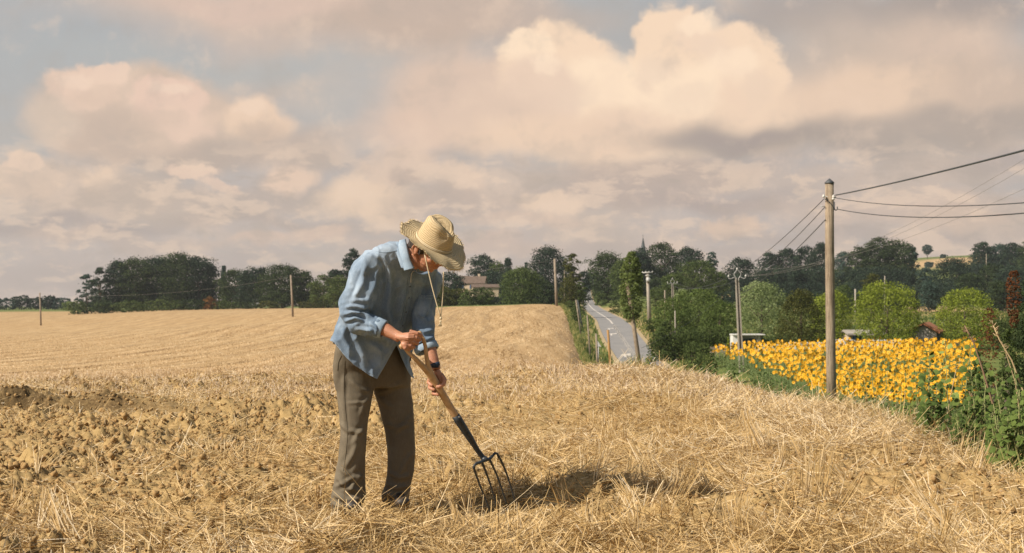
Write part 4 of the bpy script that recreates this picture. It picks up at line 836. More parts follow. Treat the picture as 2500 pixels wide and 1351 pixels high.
# collar: stand behind the neck and the pointed near leaf
# the turned collar: a leaf that stands clear of the neck and folds over
def leaf(A_, B_, dA, dB, name, mt, k=14, th_=.0035):
    A2, B2 = spline([(*a, d) for a, d in zip(A_, dA)], k), spline([(*b_, d) for b_, d in zip(B_, dB)], k)
    pts = []; nt = 5
    for a, b_ in zip(A2, B2):
        for j in range(nt+1): q_ = a*(1-j/nt)+b_*(j/nt); q_[2] -= .010*math.sin(math.pi*j/nt); pts.append(Wp(*q_))
    f = [(i*(nt+1)+j, i*(nt+1)+j+1, (i+1)*(nt+1)+j+1, (i+1)*(nt+1)+j) for i in range(len(A2)-1) for j in range(nt)]
    o = link(name, pymesh(name, pts, f), mt, shirt, True); s_ = o.modifiers.new('t', 'SOLIDIFY'); s_.thickness = th_; s_.offset = 0; return o
leaf([(975, 588), (973, 603), (978, 628), (983, 645), (987, 661)], [(990, 584), (994, 600), (999, 622), (1005, 640), (1012, 655)], [7.175, 7.12, 7.085, 7.075, 7.065], [7.19, 7.125, 7.085, 7.075, 7.068], 'collar', M_denim2)
leaf([(968, 592), (966, 610), (972, 632), (980, 655)], [(984, 590), (990, 612), (996, 636), (1004, 656)], [7.18, 7.14, 7.11, 7.09], [7.19, 7.15, 7.11, 7.085], 'collar_stand', M_denim, 8)
leaf([(1012, 660), (1022, 668), (1034, 672), (1052, 668)], [(1003, 655), (1015, 662), (1030, 666), (1048, 662)], [7.085, 7.08, 7.09, 7.11], [7.10, 7.10, 7.11, 7.13], 'far_collar', M_denim, 8)
# placket, its edge, buttons
PLK = [(1012, 664), (1003, 680), (1000, 715), (994, 750), (986, 785), (977, 815), (970, 842)]
surf_strip(ts, [(x-5, y) for x, y in PLK], [(x+6, y) for x, y in PLK], 30, 3, .0035, 'placket', M_denim, shirt, .003)
seam([(x-5, y) for x, y in PLK], .0011, 'placket_edge', None, M_denim2, .005)
seam([(1018, 661), (1008, 664), (1004, 674), (1003, 690)], .0020, 'placket_fold', None, M_white, .007)
for x, y in [(1001, 700), (998, 727), (991, 762), (983, 795), (975, 826)]:
    h_, n_ = hit(ts, x, y); 
    if h_ is not None:
        bt = MB(); ax_ = Vector((0, -1, 0)); c0 = h_+ax_*.0055; bt.tube([c0, c0+ax_*.0025], [.0052, .0045], 10); bt.build('button', noisy('dark button', lin('#2C333B'), lin('#3C444C'), 80., .4, 0), shirt, True)
# breast pocket
surf_strip(ts, [(1024, 720), (1020, 745), (1019, 768), (1030, 774)], [(1058, 722), (1052, 745), (1043, 766), (1036, 776)], 14, 8, .0035, 'pocket', M_denim, shirt, .0025)
seam([(1024, 720), (1041, 722), (1058, 722)], .0010, 'pocket_hem', None, M_denim2, .005); seam([(1024, 727), (1041, 729), (1057, 729)], .0008, 'pocket_hem', None, M_denim2, .005)
seam([(1024, 720), (1020, 745), (1019, 768), (1030, 775), (1042, 768), (1051, 745), (1058, 722)], .0009, 'pocket_edge', None, M_denim2, .005)
# yoke and armhole seams
seam([(918, 614), (940, 617), (962, 613), (976, 612)], .0011); seam([(916, 616), (930, 630), (940, 652), (944, 680), (940, 710)], .0012); seam([(920, 616), (934, 630), (943, 652), (947, 680)], .0008)
seam([(818, 838), (834, 862), (864, 888), (892, 905), (919, 920)], .0010, 'hem_stitching'); seam([(919, 918), (938, 890), (955, 862), (967, 842)], .0010, 'front_edge', None, M_denim2)
# sleeves' rolled cuffs
def cuff(c0, c1, r0, r1, name='cuff', mt=M_denim2, fl=1.):
    d_ = (c1-c0).normalized(); o_ = MB(); k = 28
    up = Vector((0, -1, 0)); a_ = d_.cross(up).normalized(); b_ = a_.cross(d_)
    prof = [(0, .98), (.1, 1.06), (.5, 1.08), (.9, 1.05), (1., .98), (.96, .86), (.5, .84)]
    for t_, q_ in prof:
        c_ = c0.lerp(c1, t_); r_ = (r0*(1-t_)+r1*t_)*q_
        for j in range(k): an = 2*math.pi*j/k; rr_ = r_*(1+.03*math.sin(3*an+5*t_)+.02*math.sin(7*an)); o_.v.append(c_+a_*math.cos(an)*rr_+b_*math.sin(an)*rr_*fl)
    for i in range(len(prof)-1):
        for j in range(k): o_.f.append((i*k+j, i*k+(j+1) % k, (i+1)*k+(j+1) % k, (i+1)*k+j)); o_.mi.append(0)
    return o_.build(name, mt, shirt, True)
cuff(V3(916, 797, 7.142), V3(938, 806, 7.132), .048, .046, 'cuff', M_denim2, .95)
cuff(V3(1038, 842, 7.285), V3(1044, 858, 7.275), .058, .060, 'cuff', M_denim2, .8)
# watch strap on the far wrist
wt = MB(); wt.tube([V3(1060, 889, 7.24), V3(1063, 897, 7.236)], [.0295, .0275], 18); wt.box(V3(1064, 892, 7.205), (.03, .008, .026)); fix(wt.build('wristwatch', noisy('dark blue strap', lin('#1F2A3A'), lin('#2B3A4E'), 60., .6, 0), man, True))

# ---- straw hat
def hat_mat(name, ca, cb, cc):
    m, nn, b = mat(name, rough=.75)
    at = nn.add('ShaderNodeAttribute', {'attribute_name': 'ring'}).outputs['Fac']; aa = nn.add('ShaderNodeAttribute', {'attribute_name': 'ang'}).outputs['Fac']
    cv = nn.add('ShaderNodeCombineXYZ', None, X=nn.math('MULTIPLY', at, 1.), Y=aa); tx = nn.add('ShaderNodeTexCoord').outputs['Object']
    wob = nn.math('ADD', at, nn.math('MULTIPLY', nn.noise(tx, 12., 3.).outputs[0], 2.2))
    band = nn.math('SINE', nn.math('MULTIPLY', wob, 2*math.pi)); plait = nn.math('SINE', nn.math('ADD', nn.math('MULTIPLY', aa, 150.), nn.math('MULTIPLY', at, 9.)))
    nz = nn.noise(tx, 240., 3., .7).outputs[0]; n2 = nn.noise(tx, 16., 3.).outputs[0]
    c_ = nn.mix(nn.maprange(nz, .35, .65), ca, cb); c_ = nn.mix(nn.math('MULTIPLY', nn.maprange(band, -.3, -1.), nn.maprange(n2, .35, .6, .1, .6)), c_, cc); c_ = nn.mix(nn.maprange(n2, .5, .7, 0, .35), c_, ca)
    nn.l.new(c_, b.inputs['Base Color'])
    hgt = nn.math('ADD', nn.math('MULTIPLY', band, .6), nn.math('ADD', nn.math('MULTIPLY', plait, .22), nn.math('MULTIPLY', nz, .8))); bump(nn, b, hgt, .8, .0026)
    return m
M_straw = hat_mat('plaited straw', rgb(216, 192, 150), rgb(194, 168, 124), rgb(150, 124, 82)); M_straw2 = hat_mat('pale plaited straw', rgb(214, 194, 154), rgb(194, 170, 128), rgb(142, 120, 82))
HB = hp(.022, 0, .044); K = 64
def crown_pt(a, t):       # t 0 base .. 1 centre top
    if t < .62: q_ = t/.62; r_ = .092-.012*q_; h_ = .092*q_
    else: q_ = (t-.62)/.38; r_ = .080*math.cos(q_*math.pi/2)**.72; h_ = .092+.036*math.sin(min(1, q_*1.5)*math.pi/2)
    x, y = r_*1.08*math.cos(a), r_*.93*math.sin(a)
    if t > .5: h_ -= .034*math.exp(-(y/.026)**2)*sst(.5, .95, t)*(.5+.5*sst(-.09, .06, x)); 
    pin = math.exp(-((x-.065)/.03)**2-((abs(y)-.048)/.028)**2)*sst(.25, .7, t); h_ -= .012*pin
    y *= 1-.30*pin; h_ += .012*(x/.09)*sst(.4, 1, t)*-1
    return HB+hf*x+hl*y+hu*(h_*1.02)
def sst(a, b_, x): t_ = min(1, max(0, (x-a)/(b_-a))); return t_*t_*(3-2*t_)
hv, hfc, ring, ang = [], [], [], []; nC = 26
for i in range(nC+1):
    for j in range(K):
        a = 2*math.pi*j/K; hv.append(crown_pt(a, i/nC*.995)); ring.append(i*.62); ang.append(a/(2*math.pi)*6)
for i in range(nC):
    for j in range(K): hfc.append((i*K+j, i*K+(j+1) % K, (i+1)*K+(j+1) % K, (i+1)*K+j))
hat = link('straw_hat', npmesh('straw_hat', [tuple(p) for p in hv], quads=hfc, attrs={'ring': ring, 'ang': ang}), M_straw, man, True); fix(hat)
hs = hat.modifiers.new('t', 'SOLIDIFY'); hs.thickness = .003; hs.offset = -1
def brim_pt(a, t):        # a=0 front, -90 deg near side
    r_ = .090+t*(.084+.006*math.sin(5*a+1)+.004*math.sin(11*a)); ca, sa = math.cos(a), math.sin(a)
    h_ = t*t*(.022*sa*sa+.016*max(0, -ca)**2-.034*max(0, ca)**2)-.006*t+.004*t*math.sin(4*a+.6)+.003*t*math.sin(9*a)
    if sa < 0: h_ += .012*t*t*math.exp(-((a+.9)/.5)**2)*0
    return HB+hf*(r_*1.06*ca)+hl*(r_*.96*sa)+hu*(h_+.002)
bv, bfc, ring, ang = [], [], [], []; nB = 14; K2 = 96
for i in range(nB+1):
    for j in range(K2):
        a = 2*math.pi*j/K2-math.pi; bv.append(brim_pt(a, i/nB)); ring.append(i*.62); ang.append(a/(2*math.pi)*6)
for i in range(nB):
    for j in range(K2): bfc.append((i*K2+j, (i+1)*K2+j, (i+1)*K2+(j+1) % K2, i*K2+(j+1) % K2))
brim = link('brim', npmesh('brim', [tuple(p) for p in bv], quads=bfc, attrs={'ring': ring, 'ang': ang}), M_straw2, hat, True); hs = brim.modifiers.new('t', 'SOLIDIFY'); hs.thickness = .003; hs.offset = 0
rnd = random.Random(5); fr_ = MB()
for i in range(420):
    a = rnd.uniform(-math.pi, math.pi); p0, p1 = brim_pt(a, rnd.uniform(.93, 1.0)), brim_pt(a+rnd.uniform(-.06, .06), 1.0+rnd.uniform(.03, .11)); p1 += hu*rnd.uniform(-.006, .006)
    fr_.tube([p0, p1], [.0016, .0007], 3, False)
fr_.build('frayed_edge', M_straw2, hat)
bd_ = MB()
for off, hh, rr_ in ((0, .008, .0026), (0, .014, .0024)):
    pts = []
    for j in range(65):
        a = 2*math.pi*j/64; q_ = crown_pt(a, hh/.094*.62); c_ = HB+hu*hh; pts.append(c_+(q_-c_)*1.035)
    bd_.tube(pts, rr_, 6, False)
M_cord = noisy('cream cord', lin('#D8C7A6'), lin('#C4B18E'), 300., .8, .3, .001)
bd_.build('band_cord', M_cord, hat, True)
K0 = V3(1076, 776, 7.03)
cd = MB(); a0 = V3(1037, 622, 7.015); a1 = V3(1083, 664, 7.07)
def sag(a, b_, s_, n_=14): return [a.lerp(b_, i/n_)+Vector((s_*math.sin(math.pi*i/n_), 0, 0)) for i in range(n_+1)]
cd.tube([V3(1036, 610, 6.985), a0]+sag(a0, K0, -.004), .0030, 6); cd.build('chin_cord', M_cord, hat, True)
cd = MB(); cd.tube(sag(a1, K0, .003), .0028, 6); cd.build('chin_cord', M_cord, hat, True)
kn = MB(); kn.ell(K0+Vector((0, 0, -.003)), (.0065, .0065, .0085), None, 10, 8); kn.ell(K0+Vector((-.001, 0, -.020)), (.005, .005, .0075), None, 10, 8)
for i in range(9): kn.tube([K0+Vector((-.001, 0, -.022)), K0+Vector((-.004+.0022*(i-4), .001*(i % 3), -.042-.002*(i % 2)))], [.0022, .0012], 5)
kn.build('knot', M_cord, hat, True)

# ================================================================ garden fork
M_ash = noisy('ash wood', lin('#C6A277'), lin('#B28B5E'), 26., .5, .15, .002); M_iron = noisy('black steel', lin('#23282C'), lin('#33383B'), 40., .42, .2, .001, Specular_IOR_Level=.5)
f0 = V3(1205, 1235, 7.46)
fork = empty('garden_fork', f0); tag(fork, 'four-tined garden fork with pale wooden D handle, its tines in the soil', 'fork')
def ffix(o):
    if o.parent is fork: o.location = -f0
    return o
shp = [(1049, 912, 7.170), (1060, 930, 7.193), (1080, 962, 7.222), (1100, 996, 7.255), (1118, 1024, 7.28)]
h_ = MB(); limb(h_, [(a, b_, d, r) for (a, b_, d), r in zip(shp, (9.5, 10, 9.4, 9.3, 9.3))], 18)
h_.tube([V3(986, 846, 7.085), V3(997, 861, 7.092), V3(1013, 875, 7.105), V3(1030, 893, 7.135), V3(1044, 909, 7.160), V3(1054, 925, 7.180)], [.0135, .0135, .0165, .0195, .020, .018], 14, flat=.75)
h_.tube([V3(1026, 815, 7.118), V3(1034, 829, 7.122), V3(1039, 848, 7.130), V3(1041, 870, 7.140), V3(1045, 892, 7.155), V3(1053, 912, 7.172), V3(1062, 930, 7.19)], [.0105, .0125, .0125, .0135, .0155, .018, .018], 14, flat=.8)
h_.tube([G1-ga*.012, G1, G2, G2+ga*.006], [.011, .0155, .0155, .012], 14)
hm2 = remesh(h_, 'handle', .0028, 6); ffix(link('handle', hm2, M_ash, fork, True))
rv = MB().tube([V3(1121, 1018, 7.262), V3(1121, 1018, 7.256)], [.006, .005], 10); ffix(rv.build('rivet', noisy('zinc', lin('#C8C6C0'), lin('#B6B4AE'), 50., .35, 0, Metallic=.6), fork, True))
sk = MB(); limb(sk, [(1112, 1014, 7.270, 9.6), (1118, 1024, 7.28, 10.8), (1121, 1029, 7.283, 10.6), (1145, 1066, 7.318, 9), (1166, 1100, 7.35, 6.3), (1178, 1116, 7.365, 6.4), (1184, 1122, 7.372, 8)], 16)
ffix(sk.build('socket', M_iron, fork, True))
hd_ = MB()
dpt = lambda px: 7.40+(px-1195)/61*.115      # the head turns away towards its right end
def P_(x, y, k=0): return V3(x, y, dpt(x)+k-.05)
hd_.tube([P_(1157, 1143), P_(1158, 1137), P_(1163, 1132), P_(1174, 1129), P_(1185, 1123), P_(1195, 1121), P_(1203, 1113), P_(1208, 1107), P_(1214, 1108), P_(1217, 1114)], [.0062, .0068, .0070, .0082, .0105, .0092, .0072, .0070, .0066, .0062], 12)
hd_.ell(P_(1184, 1122), (.018, .012, .014), None, 14, 8); ffix(hd_.build('fork_head', M_iron, fork, True))
for i, (a, b_, c_) in enumerate([((1156, 1140), (1172, 1186), (1197, 1248)), ((1177, 1130), (1196, 1180), (1216, 1246)), ((1194, 1121), (1216, 1168), (1238, 1236)), ((1216, 1112), (1238, 1160), (1258, 1228))]):
    m_ = V3(b_[0], b_[1], dpt(a[0])+.02); e0 = V3(a[0], a[1], dpt(a[0])-.05); e1 = V3(c_[0], c_[1], dpt(a[0])+.06)
    pts = [e0*(1-t_)**2+(2*m_-(e0+e1)/2)*2*t_*(1-t_)+e1*t_*t_ for t_ in [j/12 for j in range(13)]]
    ffix(MB().tube(pts, [.0066-.0028*j/12 for j in range(13)], 10).build('tine', M_iron, fork, True))
# ================================================================ trees
FOL = {}
def foliage(key, dark, mid, light, tr=.3):
    m, nn, b = mat('foliage '+key, rough=.85); b.inputs['Specular IOR Level'].default_value = .1
    at = nn.add('ShaderNodeAttribute', {'attribute_name': 'tint'}).outputs['Fac']
    c_ = nn.ramp(at, [(0, lin(dark)), (.5, lin(mid)), (1, lin(light))]); nn.l.new(c_, b.inputs['Base Color'])
    t_ = nn.add('ShaderNodeBsdfTranslucent'); nn.l.new(c_, t_.inputs[0]); mx = nn.add('ShaderNodeMixShader'); mx.inputs[0].default_value = tr
    nn.l.new(b.outputs[0], mx.inputs[1]); nn.l.new(t_.outputs[0], mx.inputs[2]); nn.l.new(mx.outputs[0], m.node_tree.nodes['Material Output'].inputs[0])
    FOL[key] = m
foliage('dark', '#2B3722', '#3B472C', '#55623B'); foliage('deep', '#263228', '#334033', '#4A5A42'); foliage('mid', '#3A4826', '#505D32', '#6C7744')
foliage('olive', '#3A3F1E', '#4F5229', '#6B6A38'); foliage('light', '#4B5A2C', '#67743F', '#87925A'); foliage('lime', '#56631F', '#7C8831', '#A3AA4A'); foliage('willow', '#5E6D42', '#808D5A', '#A5AE7C')
foliage('bluegrey', '#2E3E35', '#3F5146', '#52655A'); foliage('red', '#4E3A26', '#704830', '#8A5C3C'); foliage('rust', '#5A4A26', '#7D5A30', '#A06A3C')
foliage('walnut', '#414F28', '#5A6A35', '#7E8B4C')
M_bark = noisy('bark', lin('#4B4034'), lin('#6B5D4C'), 3., .9, .4, .03)
TREE_N = [0]
def crown_mesh(name, Rx, Ry, z0, z1, prof, clump, nleaf, leaf, rnd, gaps=.0, lumpy=False):
    """leaf-sized faces spread through clumps; the clumps fill the outline unevenly"""
    h = z1-z0; nc = max(6, int(clump)); t = rnd.rand(nc); w_ = prof(t)
    a = rnd.rand(nc)*2*math.pi; rr_ = rnd.rand(nc)**.45*(1+.10*rnd.normal(size=nc))
    cx_, cy_ = np.cos(a)*rr_*w_*Rx*.86, np.sin(a)*rr_*w_*Ry*.86; cz_ = z0+h*(.06+.90*t)
    cr_ = np.minimum(Rx, (z1-z0)*.5)*(rnd.uniform(.12, .24, nc) if lumpy else rnd.uniform(.18, .36, nc))*(1-.45*gaps)
    if lumpy: q_ = .97/np.maximum(rr_, .3)*np.where(rnd.rand(nc) < .7, rnd.uniform(.82, 1.0, nc), rnd.uniform(.3, .8, nc)); cx_, cy_ = cx_*q_*.98, cy_*q_*.98
    which = rnd.choice(nc, nleaf, p=cr_**2/np.sum(cr_**2)); dv = rnd.normal(size=(nleaf, 3)); dv /= np.linalg.norm(dv, axis=1)[:, None]; dv[:, 2] = np.where(dv[:, 2] < -.3, -dv[:, 2]*.6, dv[:, 2])
    rad = cr_[which]*rnd.uniform(.55, 1.12, nleaf)**.8
    p = np.stack([cx_[which], cy_[which], cz_[which]], 1)+dv*rad[:, None]*np.array((1.05, 1.05, .85))
    fill = rnd.rand(nleaf) < .28*(1-gaps); tf = rnd.rand(nleaf)*.9; af = rnd.rand(nleaf)*6.2832; rf_ = rnd.rand(nleaf)**.5*prof(tf)*.86
    pf = np.stack([np.cos(af)*rf_*Rx, np.sin(af)*rf_*Ry, z0+h*tf], 1); p = np.where(fill[:, None], pf, p)
    p[:, 2] = np.maximum(p[:, 2], z0-.02*h)
    nrm = dv+rnd.normal(0, .45, (nleaf, 3)); nrm /= np.linalg.norm(nrm, axis=1)[:, None]
    u_ = np.cross(nrm, rnd.normal(size=(nleaf, 3))); u_ /= np.linalg.norm(u_, axis=1)[:, None]+1e-9; v_ = np.cross(nrm, u_)
    s_ = leaf*rnd.uniform(.6, 1.35, nleaf)[:, None]
    V = np.stack([p-u_*s_*.62, p+v_*s_*.36-u_*s_*.05, p+u_*s_*.62, p-v_*s_*.36+u_*s_*.05], 1)
    ct = rnd.rand(nc); ti = np.clip(.55*ct[which]+.45*rnd.rand(nleaf), 0, 1)
    return npmesh(name, V.reshape(-1, 3), quads=np.arange(nleaf*4).reshape(-1, 4), attrs={'tint': np.repeat(ti, 4)})
PROF = {
 'round': lambda t: np.where(t < .5, .80+.2*np.sin(np.pi*t), np.sqrt(np.clip(1-(2*t-1)**2, .02, 1))**.8),
 'broad': lambda t: np.clip(1.05-.25*t-.9*np.clip(t-.55, 0, 1)**1.5*2, .1, 1)*np.clip(.75+t*2, 0, 1),
 'oval': lambda t: np.sqrt(np.clip(1-(1.9*t-.85)**2, .04, 1)),
 'cone': lambda t: np.clip(1.02-t, .03, 1)**.85,
 'column': lambda t: np.clip(1.0-.6*np.clip(t-.7, 0, 1)*2, .2, 1)*np.clip(.5+t*3, 0, 1),
 'spread': lambda t: np.clip(.45+1.1*t, 0, 1)*np.sqrt(np.clip(1-np.clip(t-.55, 0, 1)**2*4.5, .03, 1)),
}
def tree(px, top, wid, d, shape, key, label, name='tree', low=.06, airy=0., group=None, trunk=True, leafpx=1.05, dens=1., hang=0):
    if d >= 400 and shape in ('round', 'oval') and airy < .6: wid *= 1.3; airy *= .4
    TREE_N[0] += 1; rnd = np.random.RandomState(100+TREE_N[0]); x, y = (px-CX)/F*d, d; zb = gz(x, y)-.15; zt = CZ+(HY-top)/F*d; Hh = zt-zb; Rx = wid/2/F*d*.95
    o = empty(name, (x, y, zb)); tag(o, label, 'shrub' if name in ('bush', 'shrub', 'hedge_bush') else 'tree', group)
    leafpx *= 1.3 if d < 200 and leafpx < 1.3 else 1.; k1 = 1024/2500; apx = math.pi/4*wid*k1*(Hh/d*F)*k1; leaf = leafpx*d/(F*k1)*(1+.25*(d > 300)); nl = int(min(60000, max(600, 6.5*dens*apx/leafpx**2*(1-.45*airy))))
    ncl = int(min(240, max(16, 26+apx/14)))*(1-.35*airy)
    me_ = crown_mesh('crown', Rx*1.05, Rx*.95, Hh*low, Hh*1.03, PROF[shape], ncl*(1.9 if d < 200 else 1.15), nl, leaf, rnd, airy, d < 200)
    link('crown', me_, FOL[key], o)
    if trunk:
        tb = MB(); r_ = max(.06, Hh*.022); lean = rnd.uniform(-.03, .03, 2)*Hh
        top_ = Vector((lean[0], lean[1], Hh*.72)); tb.tube([(0, 0, 0), (lean[0]*.3, lean[1]*.3, Hh*.22), (lean[0]*.7, lean[1]*.7, Hh*.5), top_], [r_*1.3, r_, r_*.7, r_*.25], 7)
        for i in range(5):
            a_ = rnd.rand()*6.28; s_ = Hh*rnd.uniform(.15, .5); rr_ = Rx*rnd.uniform(.45, .75)
            tb.tube([(lean[0]*.4, lean[1]*.4, s_), (math.cos(a_)*rr_*.5, math.sin(a_)*rr_*.5, s_+Hh*.14), (math.cos(a_)*rr_, math.sin(a_)*rr_, s_+Hh*.26)], [r_*.5, r_*.33, r_*.12], 5)
        tb.build('trunk', M_bark, o, True)
    return o
T = tree
